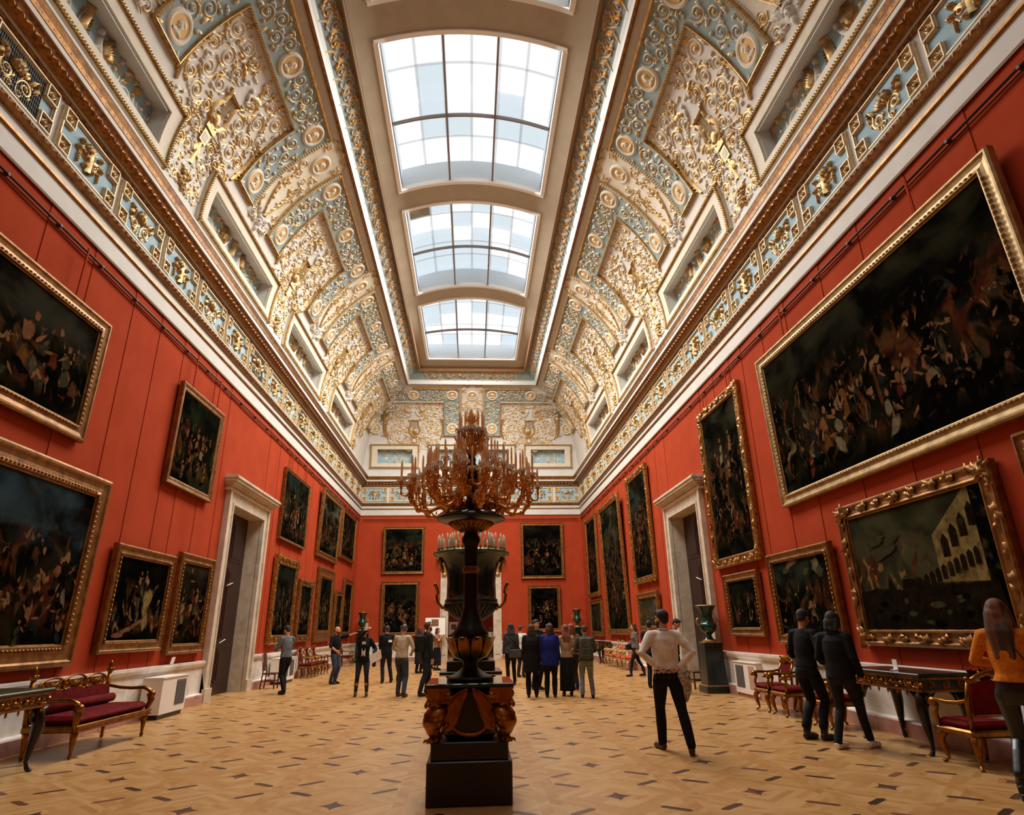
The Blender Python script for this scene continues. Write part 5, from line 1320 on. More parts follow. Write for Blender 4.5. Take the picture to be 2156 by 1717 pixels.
def candle(parent, p, s=1.):
    c = bpy.data.objects.new('candle', cme); col.objects.link(c); c.parent = parent; c.location = p; c.scale = (s, s, s)
    for n_, e_ in (('bulb', bme), ('crystal_pan', pme)):
        o = bpy.data.objects.new(n_, e_); col.objects.link(o); o.parent = parent; o.location = p; o.scale = (s, s, s)
def arm_group(n, a0, path, rad, cl, z, name='candle_arm'):
    """path: (r, z) points of the arm; cl: candle spots (dr, dt, dz) round the arm's end"""
    first = None
    for k in range(n):
        a = a0+2*PI*k/n
        if first is None:
            g = MB(); g.tube([(r, 0, zz) for r, zz in path], rad, 7); re, ze = path[-1]
            g.ball((re, 0, ze-.09), (.03,.03,.04), 8, 6); g.lathe([(.02,-.11),(.036,-.1),(.03,-.085),(.03,-.02),(.03,0)], 9, (re, 0, ze-.06))
            for i in range(1, len(path)-1):
                r, zz = path[i]; g.ball((r, 0, zz), (rad[i]*1.5,)*3, 8, 6)
                for s_ in (-1, 1): g.tube([(r, 0, zz), (r+.03, s_*.04, zz+.03), (r+.05, s_*.05, zz+.07), (r+.03, s_*.04, zz+.09)], [.012,.012,.009,.004], 5)
            for dr, dt, dz in cl:
                e = Vector((re+dr, dt, ze+dz))
                g.join(sm_, Matrix.Translation(e))
                if abs(dr)+abs(dt) > .01:
                    g.tube([(re, 0, ze-.16), (re+dr*.5, dt*.5, ze-.2+dz*.3), (re+dr*.95, dt*.95, ze-.16+dz), (e.x, e.y, e.z-.08)], [.016,.014,.012,.01], 6)
            first = g.mesh(name); first.materials.append(GOLDA)
        o = bpy.data.objects.new(name, first); col.objects.link(o); o.parent = tor; o.rotation_euler = (0, 0, a)
        for dr, dt, dz in cl: candle(o, (path[-1][0]+dr, dt, path[-1][1]+dz))
arm_group(8, .2, [(.10,2.94),(.22,3.0),(.36,2.96),(.5,2.89),(.62,2.91),(.69,3.0),(.71,3.12),(.71,3.28)], [.02,.024,.022,.022,.024,.026,.022,.02], [(0,0,.03),(.12,0,-.04),(-.02,.13,-.02),(-.02,-.13,-.02)], 0)
arm_group(8, .58, [(.08,2.98),(.2,3.08),(.3,3.06),(.42,3.04),(.48,3.12),(.49,3.24),(.49,3.40)], [.018,.022,.02,.022,.024,.02,.018], [(0,0,.03),(.1,.05,-.03),(-.03,-.1,-.02)], 0)
arm_group(6, .1, [(.08,3.2),(.16,3.3),(.26,3.3),(.32,3.38),(.32,3.52)], [.016,.018,.018,.018,.016], [(0,0,.03),(.08,0,-.03)], 0)
arm_group(8, .3, [(.09,2.92),(.2,2.93),(.3,2.98),(.33,3.08)], [.016,.018,.016,.014], [(0,0,.0)], 0)
arm_group(6, .4, [(.03,3.58),(.07,3.66),(.13,3.68),(.16,3.75),(.16,3.86)], [.014,.016,.015,.014,.014], [(0,0,.03)], 0)
arm_group(4, .0, [(.02,3.7),(.04,3.78),(.075,3.8),(.08,3.9)], [.012]*4, [(0,0,.03)], 0)
m = MB(); m.lathe([(.03,3.58),(.04,3.62),(.02,3.68),(.028,3.75),(.018,3.82),(.026,3.88),(.04,3.94),(.02,4.0),(.03,4.05),(.045,4.1),(.02,4.14)], 12)
for k in range(6): a = k*PI/3; m.tube([(.03*math.cos(a),.03*math.sin(a),4.02),(.07*math.cos(a),.07*math.sin(a),4.06),(.06*math.cos(a),.06*math.sin(a),4.12)], [.016,.014,.005], 6)
obj('finial', m, GOLDA, tor)

# ---------------------------------------------------------------- great malachite vase behind it
VY = 11.2
ped = thing('vase_pedestal', 'dark green and black pedestal under the great vase, behind the candelabrum', 'pedestal', (-.02, VY, 0))
m = MB(); m.bevbox(-.46,.46,-.46,.46,0,.3,.01); m.bevbox(-.40,.40,-.40,.40,.3,.92,.03); obj('body', m, BLACKM, ped)
m = MB(); m.bevbox(-.5,.5,-.5,.5,.92,.97,.01); m.bevbox(-.39,.39,-.39,.39,.97,1.12,.01); obj('slab', m, MALACHD, ped)
m = MB(); m.bevbox(-.505,.505,-.505,.505,.905,.92,.004); obj('gilt_band', m, GOLD, ped)
vs = thing('great_vase', 'great dark green malachite vase with flared rim and gilt handles, behind the candelabrum', 'vase', (-.02, VY, 1.12))
m = MB(); m.lathe([(.30,0),(.30,.06),(.24,.09),(.15,.2),(.12,.36),(.13,.50),(.17,.62),(.25,.67),(.34,.74),(.42,.84),(.455,.92),(.455,.965),(.43,.98),(.425,1.1),(.42,1.26),(.43,1.42),(.47,1.56),(.54,1.66),(.63,1.71),(.665,1.725),(.665,1.755),(.63,1.76),(.5,1.66),(.38,1.4)], 44); obj('body', m, MALACHD, vs)
m = MB(); m.lathe([(.655,1.715),(.672,1.725),(.674,1.755),(.64,1.765)], 44, cap=False); obj('rim', m, RIMG, vs)
g = MB()
for k in range(28):
    a = 2*PI*k/28; g.tube([(.2*math.cos(a),.2*math.sin(a),.64),(.345*math.cos(a),.345*math.sin(a),.74),(.45*math.cos(a),.45*math.sin(a),.9)], [.015,.03,.03], 6)
obj('gadroon', g, MALACHD, vs)
for s_ in (-1, 1):
    h = MB(); h.tube([(s_*.42,0,.84),(s_*.5,0,.84),(s_*.58,0,.93),(s_*.60,0,1.04),(s_*.57,0,1.1)], [.03,.028,.026,.022,.018], 8)
    for k in (-1,0,1): h.tube([(s_*.575,0,1.08),(s_*(.60+.01*k),.035*k,1.16),(s_*(.64-.02*abs(k)),.06*k,1.24),(s_*.65,.05*k,1.2)], [.022,.022,.018,.006], 6)
    h.ball((s_*.43,0,.85), (.05,.07,.07), 9, 7); obj('handle', h, GOLDB, vs)
for s_ in (-1, 1):
    b = MB(); b.ball((s_*.55,0,1.6), (.05,.08,.09), 9, 7); b.ball((s_*.51,0,1.48), (.03,.05,.07), 8, 6); obj('gilt_mask', b, GOLD, vs)
cr = thing('candle_ring', 'ring of white candles in small gilt sockets round the great vase rim', 'candelabrum', (-.02, VY, 2.885))
m = MB(); m.tube([(.585*math.cos(2*PI*i/40), .585*math.sin(2*PI*i/40), .005) for i in range(41)], .012, 6, cap=False); m.tube([(.38*math.cos(2*PI*i/32), .38*math.sin(2*PI*i/32), .03) for i in range(33)], .012, 6, cap=False)
for k in range(8): a = k*PI/4; m.tube([(.60*math.cos(a),.60*math.sin(a),.0),(.38*math.cos(a),.38*math.sin(a),.03),(.1*math.cos(a),.1*math.sin(a),-.1)], .01, 5)
for k in range(24): a = 2*PI*k/24; m.join(sm_, Matrix.Translation((.585*math.cos(a), .585*math.sin(a), .07)))
for k in range(14): a = 2*PI*k/14; m.join(sm_, Matrix.Translation((.38*math.cos(a), .38*math.sin(a), .11)))
obj('gilt_hoop', m, GOLD, cr)
wm_ = MB(); wm_.lathe([(.016,0),(.016,.16),(.018,.165),(.019,.175),(.012,.2),(.002,.225)], 8); wme = wm_.mesh('candle'); wme.materials.append(CANDLEW)
for n_, r_, z_ in ((24,.585,.07),(14,.38,.11)):
    for k in range(n_):
        a = 2*PI*k/n_; o = bpy.data.objects.new('candle', wme); col.objects.link(o); o.parent = cr; o.location = (r_*math.cos(a), r_*math.sin(a), z_)
# information boards
def board(label, loc, w, h, pic, z0):
    t = thing('information_board', label, 'board', loc, 0, 'white information boards')
    m = MB(); m.box(-w/2, w/2, 0, .03, z0, z0+h); obj('panel', m, PAPER, t)
    f = MB(); 
    for a in ((-w/2-.02,-w/2),(w/2,w/2+.02)): f.box(a[0], a[1], -.005, .035, z0-.02, z0+h+.02)
    f.box(-w/2, w/2, -.005, .035, z0-.02, z0); f.box(-w/2, w/2, -.005, .035, z0+h, z0+h+.02)
    for x in (-w*.3, w*.3): f.box(x-.015, x+.015, .03, .06, 0, z0+h*.5); f.box(x-.02, x+.02, -.2, .25, 0, .02)
    obj('stand', f, BLACKP, t)
    p = MB(); x0, x1, y0, y1 = pic; p.box(-w/2+x0*w, -w/2+x1*w, -.004, 0, z0+y0*h, z0+y1*h); obj('printed_picture', p, [M('printed_picture', lin(150,110,60), .5, 0, lin(80,60,34), 14, 4)], t)
board('white information board with a small brown picture beside the far door', (-2.05, 36.6, 0), 1.12, .92, (.30,.66,.5,.9), 1.34)
board('smaller white board in the room beyond the far door', (-1.15, 43.5, 0), .8, .8, (.2,.6,.4,.8), 1.3)
# ---------------------------------------------------------------- visitors
dg_tmp = []
def fuse(mb, name, mats, parent, vox, smooth=4):
    """one continuous skin over the laid-out masses"""
    me = mb.mesh('tmp'); o = bpy.data.objects.new('tmp', me); col.objects.link(o)
    r = o.modifiers.new('r', 'REMESH'); r.mode = 'VOXEL'; r.voxel_size = vox
    s = o.modifiers.new('s', 'SMOOTH'); s.factor = .5; s.iterations = smooth
    bpy.context.view_layer.update(); dg = bpy.context.evaluated_depsgraph_get()
    nm_ = bpy.data.meshes.new_from_object(o.evaluated_get(dg)); nm_.name = name
    bpy.data.objects.remove(o); bpy.data.meshes.remove(me)
    nm_.polygons.foreach_set('use_smooth', [True]*len(nm_.polygons))
    nm_.materials.clear()
    return obj(name, nm_, mats, parent)
SKINM = M('skin', lin(196,140,108), .55, spec=.3); SKIND = M('tanned_skin', lin(172,116,86), .55, spec=.3)
HAIRS = {'black': M('black_hair', lin(20,16,14), .75, 0, lin(34,27,22), 30, 3), 'brown': M('brown_hair', lin(52,34,22), .75, 0, lin(74,48,30), 30, 3), 'grey': M('grey_hair', lin(92,84,76), .6, 0, lin(58,52,46), 30, 3),
         'auburn': M('auburn_hair', lin(104,54,32), .75, 0, lin(134,76,46), 30, 3, stretch=(1,1,.2)), 'ombre': M('ombre_brown_hair', lin(50,32,20), .75, 0, lin(112,72,42), 3, 3, stretch=(6,6,.8))}
EYEM = M('dark_eyes', lin(22,16,14), .3); LIPM = M('lips', lin(150,74,64), .5)
cl_ = {}
def cloth(name, c, c2=None, sc=10, rough=.85):
    if name not in cl_: cl_[name] = M(name, lin(*c), rough, 0, lin(*(c2 or [q*.8 for q in c])), sc, 4, bump=.25, bscale=40, spec=.2)
    return cl_[name]
def V3(*a): return Vector(a)
def ik(S, Hd, l1, l2, pole):
    d = Hd-S; L_ = min(d.length, (l1+l2)*.998); d = d.normalized(); Hd = S+d*L_
    a = (l1*l1-l2*l2+L_*L_)/(2*L_); h = math.sqrt(max(l1*l1-a*a, 0)); p = pole-d*pole.dot(d)
    if p.length < 1e-4: p = V3(0,1,0)-d*d.y
    return S+d*a+p.normalized()*h, Hd
def ring_loft(mb, rings, n=16):
    """rings: (centre, rx, ry, lean-free) elliptical sections bottom to top"""
    v = []; f = []
    for c, rx, ry in rings:
        for i in range(n):
            a = 2*PI*i/n; v.append((c[0]+rx*math.cos(a), c[1]+ry*math.sin(a), c[2]))
    for k in range(len(rings)-1):
        for i in range(n): j = (i+1) % n; f.append((k*n+i, k*n+j, k*n+n+j, k*n+n+i))
    f += [tuple(range(n-1,-1,-1)), tuple((len(rings)-1)*n+i for i in range(n))]
    mb.add(v, f, True)
def limb(mb, pts, rad, n=10):
    mb.tube(pts, rad, n); mb.ball(pts[0], rad[0], n, 6); mb.ball(pts[-1], rad[-1], n, 6)
    for p, r in zip(pts[1:-1], rad[1:-1]): mb.ball(p, r*.98, n, 6)
def hand(mb, wrist, dirn, palm_n, side, curl=.35, s=1.):
    """palm, four fingers and a thumb; dirn: wrist to knuckles, palm_n: out of the palm"""
    d = dirn.normalized(); pn = (palm_n-d*palm_n.dot(d)).normalized(); w = d.cross(pn)*side
    pal = wrist+d*.045*s
    for k in range(4):
        o = w*(.03-.02*k)*s
        mb.tube([wrist+o*.55, wrist+d*.05*s+o*.9, wrist+d*.088*s+o], [.017*s,.016*s,.0125*s], 7)
        b = wrist+d*.088*s+o; L_ = (.075,.082,.076,.06)[k]*s; a = curl*(1+.12*k); pts = [b]; dr = d.copy()
        sp = w*(.0035-.0025*k)*s
        for q in range(3):
            dr = (dr*math.cos(a)+pn*math.sin(a)).normalized(); pts.append(pts[-1]+dr*L_*(.45,.32,.26)[q]+sp)
        mb.tube(pts, [.0105*s,.0098*s,.009*s,.0072*s], 7); mb.ball(pts[-1], .0072*s, 7, 5)
    t0 = wrist+w*.022*s+d*.012*s; t1 = t0+(w*.6+d*.55+pn*.35)*.042*s; t2 = t1+(w*.35+d*.8+pn*.35)*.034*s; t3 = t2+(d*.9+pn*.3)*.026*s
    mb.tube([t0,t1,t2,t3], [.016*s,.0135*s,.0115*s,.0085*s], 7); mb.ball(t3, .0085*s, 7, 5)
def person(label, x, y, rz, h=1.75, sex='m', build=1., lean=0., side_lean=0., head=(0,0), hair='short', hcol='brown', beard=False, skin=SKINM,
           handL=None, handR=None, poleL=(.4,.8,-.2), poleR=(-.4,.8,-.2), footL=(.10,0), footR=(-.10,0), toe=(0,0), top=None, top_kind='sweater', sleeve='long',
           legs=None, leg_kind='trousers', shoes=None, boot=0., collar=None, vox=.017, hem=None, curl=.35, group=None):
    t = thing('person', label, 'person', (x, y, 0), rz, group or 'visitors in the hall'); s = h/1.75; B = build
    t.scale = (s, s, s)
    f = sex == 'f'; sw = .165 if f else .19
    hip = V3(side_lean*.2, 0, .93); up = V3(side_lean, -lean, 1).normalized()
    sp = lambda z: hip + up*(z-.93)
    nb = sp(1.47); hc = sp(1.635)+V3(0,-.025-.4*lean*.1,0)
    sh = {1: sp(1.415)+V3(sw,.01,0), -1: sp(1.415)+V3(-sw,.01,0)}
    hd = {1: V3(*(handL or (.24,-.03,.80))), -1: V3(*(handR or (-.24,-.03,.80)))}
    pole = {1: V3(*poleL), -1: V3(*poleR)}
    el = {}; wr = {}
    for k in (1, -1): el[k], wr[k] = ik(sh[k], hd[k], .285, .255, pole[k])
    hj = {1: hip+V3(.092,0,-.03), -1: hip+V3(-.092,0,-.03)}
    ft = {1: V3(footL[0], footL[1], 0), -1: V3(footR[0], footR[1], 0)}; an = {}; kn = {}
    ta = {1: toe[0], -1: toe[1]}
    for k in (1, -1):
        an[k] = ft[k]+V3(0,.03,.085+ (boot*.05)); kn[k], an[k] = ik(hj[k], an[k], .425, .42, V3(0,-1,0))
    td = {k: V3(math.sin(ta[k]), -math.cos(ta[k]), 0) for k in (1,-1)}
    # ---- body: one continuous skin
    b = MB(True)
    Rh = Matrix.Rotation(head[0], 3, 'Z') @ Matrix.Rotation(head[1], 3, 'X'); H = lambda *p: hc + Rh @ V3(*p)
    b.ball(H(0,.012,.03), (.074,.092,.088), 14, 10, rot=Rh); b.ball(H(0,-.022,-.035), (.058,.066,.078), 14, 10, rot=Rh); b.ball(H(0,-.045,-.088), (.034,.032,.026), 10, 8, rot=Rh)
    b.tube([H(0,-.086,.012), H(0,-.104,-.018), H(0,-.112,-.034)], [.009,.013,.014], 8); b.ball(H(0,-.104,-.034), (.017,.014,.011), 8, 6, rot=Rh)
    b.ball(H(0,-.074,.026), (.055,.02,.014), 10, 6, rot=Rh); b.ball(H(0,-.082,-.066), (.024,.014,.012), 8, 6, rot=Rh)
    for k in (1, -1): b.ball(H(.076*k,.012,-.012), (.012,.022,.034), 8, 6, rot=Rh); b.ball(H(.045*k,-.05,-.03), (.03,.03,.026), 8, 6, rot=Rh)
    limb(b, [nb+V3(0,.015,-.05), nb+V3(0,.0,.02), H(0,.02,-.06)], [.075*B,.056,.056])
    ring_loft(b, [(hip+V3(0,0,-.1), .15*B,.10*B), (sp(.95), .155*B,.105*B), (sp(1.08), (.125 if f else .14)*B,.095*B), (sp(1.25), .15*B,.105*B), (sp(1.38), .15*B,.095*B), (sp(1.46), .085*B,.065*B)], 14)
    for k in (1, -1):
        limb(b, [sh[k], (sh[k]+el[k])/2, el[k], (el[k]*.6+wr[k]*.4), wr[k]], [.052*B,.046*B,.037*B,.038*B,.026])
        dv = (wr[k]-el[k]); pn = V3(-k,0,0) if abs(dv.normalized().z) > .55 else V3(0,0,-1)
        hand(b, wr[k], dv, pn, 1 if k == -1 else -1, curl)
        limb(b, [hj[k], (hj[k]+kn[k])/2, kn[k], kn[k]*.65+an[k]*.35+V3(0,.012,0), an[k]], [.078*B,.066*B,.044,.045*B,.034])
        b.tube([an[k]+V3(0,0,-.02), an[k]+V3(0,0,-.045)-td[k]*-.05, V3(an[k].x, an[k].y, .028)+td[k]*.15], [.036,.036,.022], 8)
    fuse(b, 'body', skin, t, vox*.8)
    # ---- face
    e = MB(True)
    for k in (1, -1): e.ball(H(.031*k,-.077,.006), (.013,.008,.007), 8, 6, rot=Rh); e.ball(H(.033*k,-.083,.026), (.02,.006,.005), 8, 5, rot=Rh)
    obj('eyes', e, EYEM, t); e = MB(True); e.ball(H(0,-.093,-.066), (.022,.006,.006), 8, 5, rot=Rh); obj('mouth', e, LIPM, t)
    # ---- hair
    hm = HAIRS[hcol]
    if hair != 'bald':
        q = MB(True)
        if hair == 'short':
            q.ball(H(0,.024,.044), (.082,.094,.088), 14, 10, rot=Rh); q.ball(H(0,.06,-.01), (.066,.05,.062), 12, 8, rot=Rh); q.ball(H(0,-.05,.09), (.06,.045,.034), 10, 8, rot=Rh)
            for k in (1,-1): q.ball(H(.068*k,.01,.0), (.014,.024,.045), 8, 6, rot=Rh)
        else:
            q.ball(H(0,.024,.044), (.088,.098,.092), 14, 10, rot=Rh); q.ball(H(0,.05,-.02), (.086,.07,.09), 12, 8, rot=Rh)
            for k in (1,-1): limb(q, [H(.05*k,-.04,.085), H(.075*k,-.01,.03), H(.085*k,.015,-.08)], [.03,.03,.03])
            if hair in ('long', 'verylong'):
                zl_ = -.30 if hair == 'long' else -.42; bk = .07
                for k in (-1.2,-.6,0,.6,1.2): limb(q, [H(.055*k,.05,-.02), V3(H(0,0,0).x+.06*k, H(0,.1,0).y+.01, hc.z-.18), V3(H(0,0,0).x+.055*k, H(0,.13,0).y, hc.z+zl_)], [.05,.045,.022])
                if hair == 'verylong':
                    for k in (1,-1): limb(q, [H(.085*k,.0,-.05), hc+V3(.11*k,-.02,-.2), hc+V3(.12*k,-.05,-.36)], [.035,.035,.015])
            elif hair == 'bun': q.ball(H(0,.12,.06), (.045,.045,.045), 10, 8)
            else:
                for k in (-1,0,1): limb(q, [H(.06*k,.05,-.02), H(.065*k,.07,-.13)], [.05,.035])
        fuse(q, 'hair', hm, t, max(vox*.8,.011), 3)
    if beard:
        q = MB(True); q.ball(H(0,-.052,-.088), (.05,.042,.045), 12, 8, rot=Rh)
        for k in (1,-1): limb(q, [H(.062*k,-.0,-.03), H(.052*k,-.035,-.075)], [.02,.024])
        fuse(q, 'beard', hm, t, .011, 3)
    # ---- clothes
    if legs:
        q = MB(True)
        if leg_kind == 'skirt':
            z0 = hem if hem is not None else .45
            ring_loft(q, [(V3((footL[0]+footR[0])/2,.0,z0), .21*B,.19*B), (V3(0,.0,.6),.195*B,.165*B), (hip+V3(0,0,-.05),.18*B,.135*B), (sp(1.04),.15*B,.112*B), (sp(1.07),.145*B,.11*B)], 16)
        else:
            sl = 1.04 if leg_kind == 'trousers' else .94
            ring_loft(q, [(hip+V3(0,0,-.13), .155*B,.105*B), (hip+V3(0,.005,-.02), .172*B,.122*B), (sp(1.0), .158*B,.115*B), (sp(1.04), .15*B,.11*B)], 16)
            for k in (1, -1):
                ak = an[k]+V3(0,.005,.005+min(boot,.5)*.14)
                limb(q, [hj[k]+V3(.004*k,0,-.03), (hj[k]+kn[k])/2, kn[k], kn[k]*.6+ak*.4+V3(0,.012,0), ak], [.098*B,.086*B*sl,.066*sl,.064*B*sl,.056*sl])
        fuse(q, 'skirt' if leg_kind == 'skirt' else 'trousers', legs, t, vox)
    if shoes:
        for k in (1, -1):
            q = MB(True); A = V3(an[k].x, an[k].y, 0); d_ = td[k]
            hl = .05 if boot > 1 else 0
            q.tube([A-d_*.055+V3(0,0,.045+hl), A+V3(0,0,.05+hl), A+d_*.08+V3(0,0,.045+hl*.4), A+d_*.17+V3(0,0,.035), A+d_*.205+V3(0,0,.03)], [.036,.043,.044,.04,.022], 10)
            q.tube([A-d_*.05+V3(0,0,.018), A+d_*.06+V3(0,0,.018), A+d_*.19+V3(0,0,.016)], [.03,.036,.03], 8, sq=.5)
            if hl: q.tube([A-d_*.05+V3(0,0,.06), A-d_*.06+V3(0,0,.003)], [.024,.014], 8)
            limb(q, [A+V3(0,0,.06), an[k]+V3(0,0,.04+min(boot,.9)*.3), ] if not boot else [A+V3(0,0,.06), an[k], kn[k]*.35+an[k]*.65], [.045,.046] if not boot else [.046,.05,.056])
            fuse(q, 'boot' if boot else 'shoe', shoes, t, vox*.8)
    if top:
        q = MB(True); th = 1.0 if top_kind == 'sweater' else 1.1 if top_kind == 'jacket' else .95; z0 = hem if (hem is not None and leg_kind != 'skirt') else (.93 if top_kind == 'sweater' else .88 if top_kind == 'jacket' else .95)
        if top_kind == 'coat': th = 1.14; z0 = hem or .70
        bx = .158 if f else .168
        rr = [(V3(hip.x,0,z0) if z0 < .93 else sp(z0), (bx+.02)*B*th,.13*B*th)]
        if z0 < .9: rr.append((sp(.95), (bx+.012)*B*th,.126*B*th))
        rr += [(sp(1.08), (bx-.02 if f else bx-.005)*B*th,.117*B*th), (sp(1.25), (bx+.005)*B*th,.127*B*th), (sp(1.37), (bx+.005)*B*th,.115*B*th), (sp(1.45), .12*B,.085*B), (sp(1.49), .07,.066)]
        ring_loft(q, rr, 18)
        if f: 
            for k in (1,-1): q.ball(sp(1.27)+V3(.07*k,-.085,0), (.07,.055,.07), 10, 8)
        limb(q, [sp(1.43)+V3(.07,0,.0), sh[1]+V3(0,0,.005)], [.065,.064*B*th]); limb(q, [sp(1.43)-V3(.07,0,.0), sh[-1]+V3(0,0,.005)], [.065,.064*B*th])
        for k in (1, -1):
            if sleeve == 'long': limb(q, [sh[k], (sh[k]+el[k])/2, el[k], el[k]*.45+wr[k]*.55, wr[k]-(wr[k]-el[k]).normalized()*.012], [.066*B*th,.06*B*th,.053*th,.05*th,.04*th])
            elif sleeve == 'half': limb(q, [sh[k], (sh[k]+el[k])/2, el[k], el[k]*.8+wr[k]*.2], [.066*B*th,.06*B*th,.053*th,.05*th])
            else: limb(q, [sh[k], sh[k]*.4+el[k]*.6], [.066*B*th,.062*B*th])
        if top_kind in ('jacket', 'coat'): limb(q, [sp(1.47)+V3(-.05,.045,0), sp(1.48)+V3(0,.065,0), sp(1.47)+V3(.05,.045,0)], [.032,.034,.032])
        fuse(q, {'sweater':'sweater','jacket':'jacket','coat':'coat','shirt':'shirt','tshirt':'t_shirt'}[top_kind], top, t, vox)
    if collar:
        q = MB(True); q.tube([sp(1.485)+V3(.062*math.cos(a), .062*math.sin(a)+.0, .012) for a in [2*PI*i/14 for i in range(15)]], .017, 6, cap=False); obj('collar', q, collar, t)
    t['_'] = 0; del t['_']
    return t, s
def carry(name, label, cat, x, y, rz, mb, mats, s=1., group=None, parts=None):
    t = thing(name, label, cat, (x, y, 0), rz, group); t.scale = (s,s,s)
    for n_, m_, mt_ in [('body', mb, mats)] + (parts or []): obj(n_, m_, mt_, t)
    return t
def bag_mb(c, w, d, h, b=.03):
    m = MB(); m.bevbox(c[0]-w/2, c[0]+w/2, c[1]-d/2, c[1]+d/2, c[2], c[2]+h, b); return m
def strap_mb(pts, r=.012): m = MB(); m.tube(pts, r, 6); return m
BLK = cloth('black_cloth', (20,20,22)); BLK2 = cloth('charcoal_cloth', (34,34,36)); JEAN = cloth('blue_denim', (46,56,72), (62,72,86), 16); JEANL = cloth('pale_denim', (92,104,112), (122,132,136), 10); JEAND = cloth('dark_denim', (26,30,38), (36,40,48), 16)
BSHOE = M('black_leather', lin(18,16,15), .4); BRSHOE = M('brown_leather', lin(70,38,24), .4)
AWAY = PI
D2 = math.radians
# three in the right foreground and the man in the middle
p, s = person('man in a white sweater seen from behind, hands on his hips', 2.73, 9.27, AWAY-.06, 1.82, head=(.55,0), hcol='black', beard=True, top=cloth('off_white_knit', (226,214,200), (206,192,176), 14), legs=BLK, shoes=BRSHOE,
       handL=(.155,.13,1.03), handR=(-.155,.13,1.03), poleL=(1,.25,0), poleR=(-1,.25,0), footL=(.10,-.20), footR=(-.16,.28), toe=(.3,-.25), collar=cloth('pale_shirt', (196,200,206)), vox=.011, build=1.06, hem=.99, curl=.7)
m = MB(); ring_loft(m, [(V3(0,.0,.90),.182,.132),(V3(0,0,.96),.176,.128),(V3(0,0,1.0),.165,.12)], 16); o = obj('shirt_hem', m, cl_['pale_shirt'], p)
m = MB(True); limb(m, [(-.21,.14,1.02),(-.23,.15,.9),(-.22,.14,.74),(-.2,.12,.62)], [.035,.055,.06,.03]); limb(m, [(-.16,.15,1.0),(-.15,.16,.92),(-.18,.15,.8)], [.035,.05,.03])
q = thing('folded_jacket', 'pale patterned jacket hanging from the right hand of the man in white', 'jacket', (2.73, 9.27, 0), AWAY-.06); q.scale = (s,s,s); fuse(m, 'folds', cloth('pale_patterned_wool', (188,176,160), (110,100,92), 26), q, .012)
p, s = person('man in a black T-shirt and boots looking down, on the right by the armchairs', 5.05, 9.83, D2(112), 1.81, head=(.1,.25), lean=.10, hcol='black', skin=SKIND, top=BLK, top_kind='tshirt', sleeve='half', legs=BLK, shoes=BSHOE, boot=.5, handL=(.24,-.16,.93), handR=(-.25,-.12,.92), poleR=(-.5,.8,0), footL=(.1,.05), footR=(-.1,-.06), vox=.011)
m = bag_mb((-.36,-.02,1.0), .16, .34, .42, .05); carry('backpack', 'black backpack hanging from the arm of the man in the black T-shirt', 'bag', 5.05, 9.83, D2(112), m, [BLK2], s, 'bags carried by visitors', [('strap', strap_mb([(-.34,-.1,1.4),(-.27,-.12,1.16),(-.33,.08,1.4)]), BLK), ('pocket', bag_mb((-.45,-.02,1.04), .05, .24, .2, .02), BLK)])
m = MB(); m.box(-.12,.12,-.36,-.352,.98,1.16); carry('leaflet', 'white folded leaflet in the hands of the man in the black T-shirt', 'leaflet', 5.05, 9.83, D2(112), m, [PAPER], s, 'leaflets held by visitors')
p, s = person('person all in black striding in white sneakers, next to the console table', 5.12, 9.05, D2(118), 1.75, head=(.2,.2), lean=.02, hair='medium', hcol='black', top=BLK, top_kind='jacket', legs=BLK2, leg_kind='slim', shoes=M('white_sneaker', lin(226,216,206), .5), handL=(.2,-.2,1.05), handR=(-.24,-.1,.92), footL=(.12,.10), footR=(-.08,-.34), vox=.011)
p, s = person('woman in a mustard sweater with long hair at the right photo edge', 5.36, 6.35, D2(128), 1.80, 'f', lean=.0, head=(.2,.15), hair='verylong', hcol='ombre', top=cloth('mustard_knit', (206,124,34), (186,104,24), 30), legs=M('black_leatherette', lin(16,16,18), .35), leg_kind='slim', shoes=BSHOE, boot=1.2, handL=(.2,-.3,1.15), handR=(-.22,-.30,1.1), poleL=(.6,.6,-.4), poleR=(-.8,.6,-.4), footL=(.12,.1), footR=(-.12,-.1), hem=1.0, vox=.011)
m = bag_mb((-.2,.03,.93), .06, .26, .17, .02); carry('handbag', 'small shiny black bag at the waist of the woman in mustard', 'bag', 5.36, 6.35, D2(128), m, [M('patent_leather', lin(14,16,20), .2)], s, 'bags carried by visitors', [('gold_clasp', MB(), GOLD)] if False else [('strap', strap_mb([(-.2,.1,1.08),(-.1,.14,1.3),(.1,.02,1.47),(.0,-.13,1.3),(-.18,-.08,1.1)], .007), BSHOE)])
# visitors left of the vase
p, s = person('man in a grey sweater and black trousers reading, by the brown chair on the left', -5.22, 19.05, D2(-122), 1.78, head=(0,.35), hcol='black', lean=.06, top=cloth('grey_wool', (104,108,112), (86,90,94), 14), legs=BLK, shoes=BSHOE, handL=(.12,-.3,1.12), handR=(-.12,-.3,1.12), poleL=(.7,.5,-.6), poleR=(-.7,.5,-.6), footL=(.09,.1), footR=(-.11,-.12))
m = MB(); m.box(-.1,.1,-.40,-.39,1.1,1.26); carry('leaflet', 'small leaflet held by the man in the grey sweater', 'leaflet', -5.22, 19.05, D2(-122), m, [cloth('grey_leaflet', (120,112,100))], s, 'leaflets held by visitors')
p, s = person('bald bearded man in black pointing to the right', -4.5, 22.2, D2(62), 1.76, hair='bald', beard=True, hcol='black', top=BLK, sleeve='half', top_kind='sweater', legs=JEAN, shoes=BSHOE, head=(.2,0), handR=(-.2,-.2,1.0), handL=(.26,-.62,1.55), poleL=(.3,.3,-1), poleR=(-.6,.6,0), curl=.2)
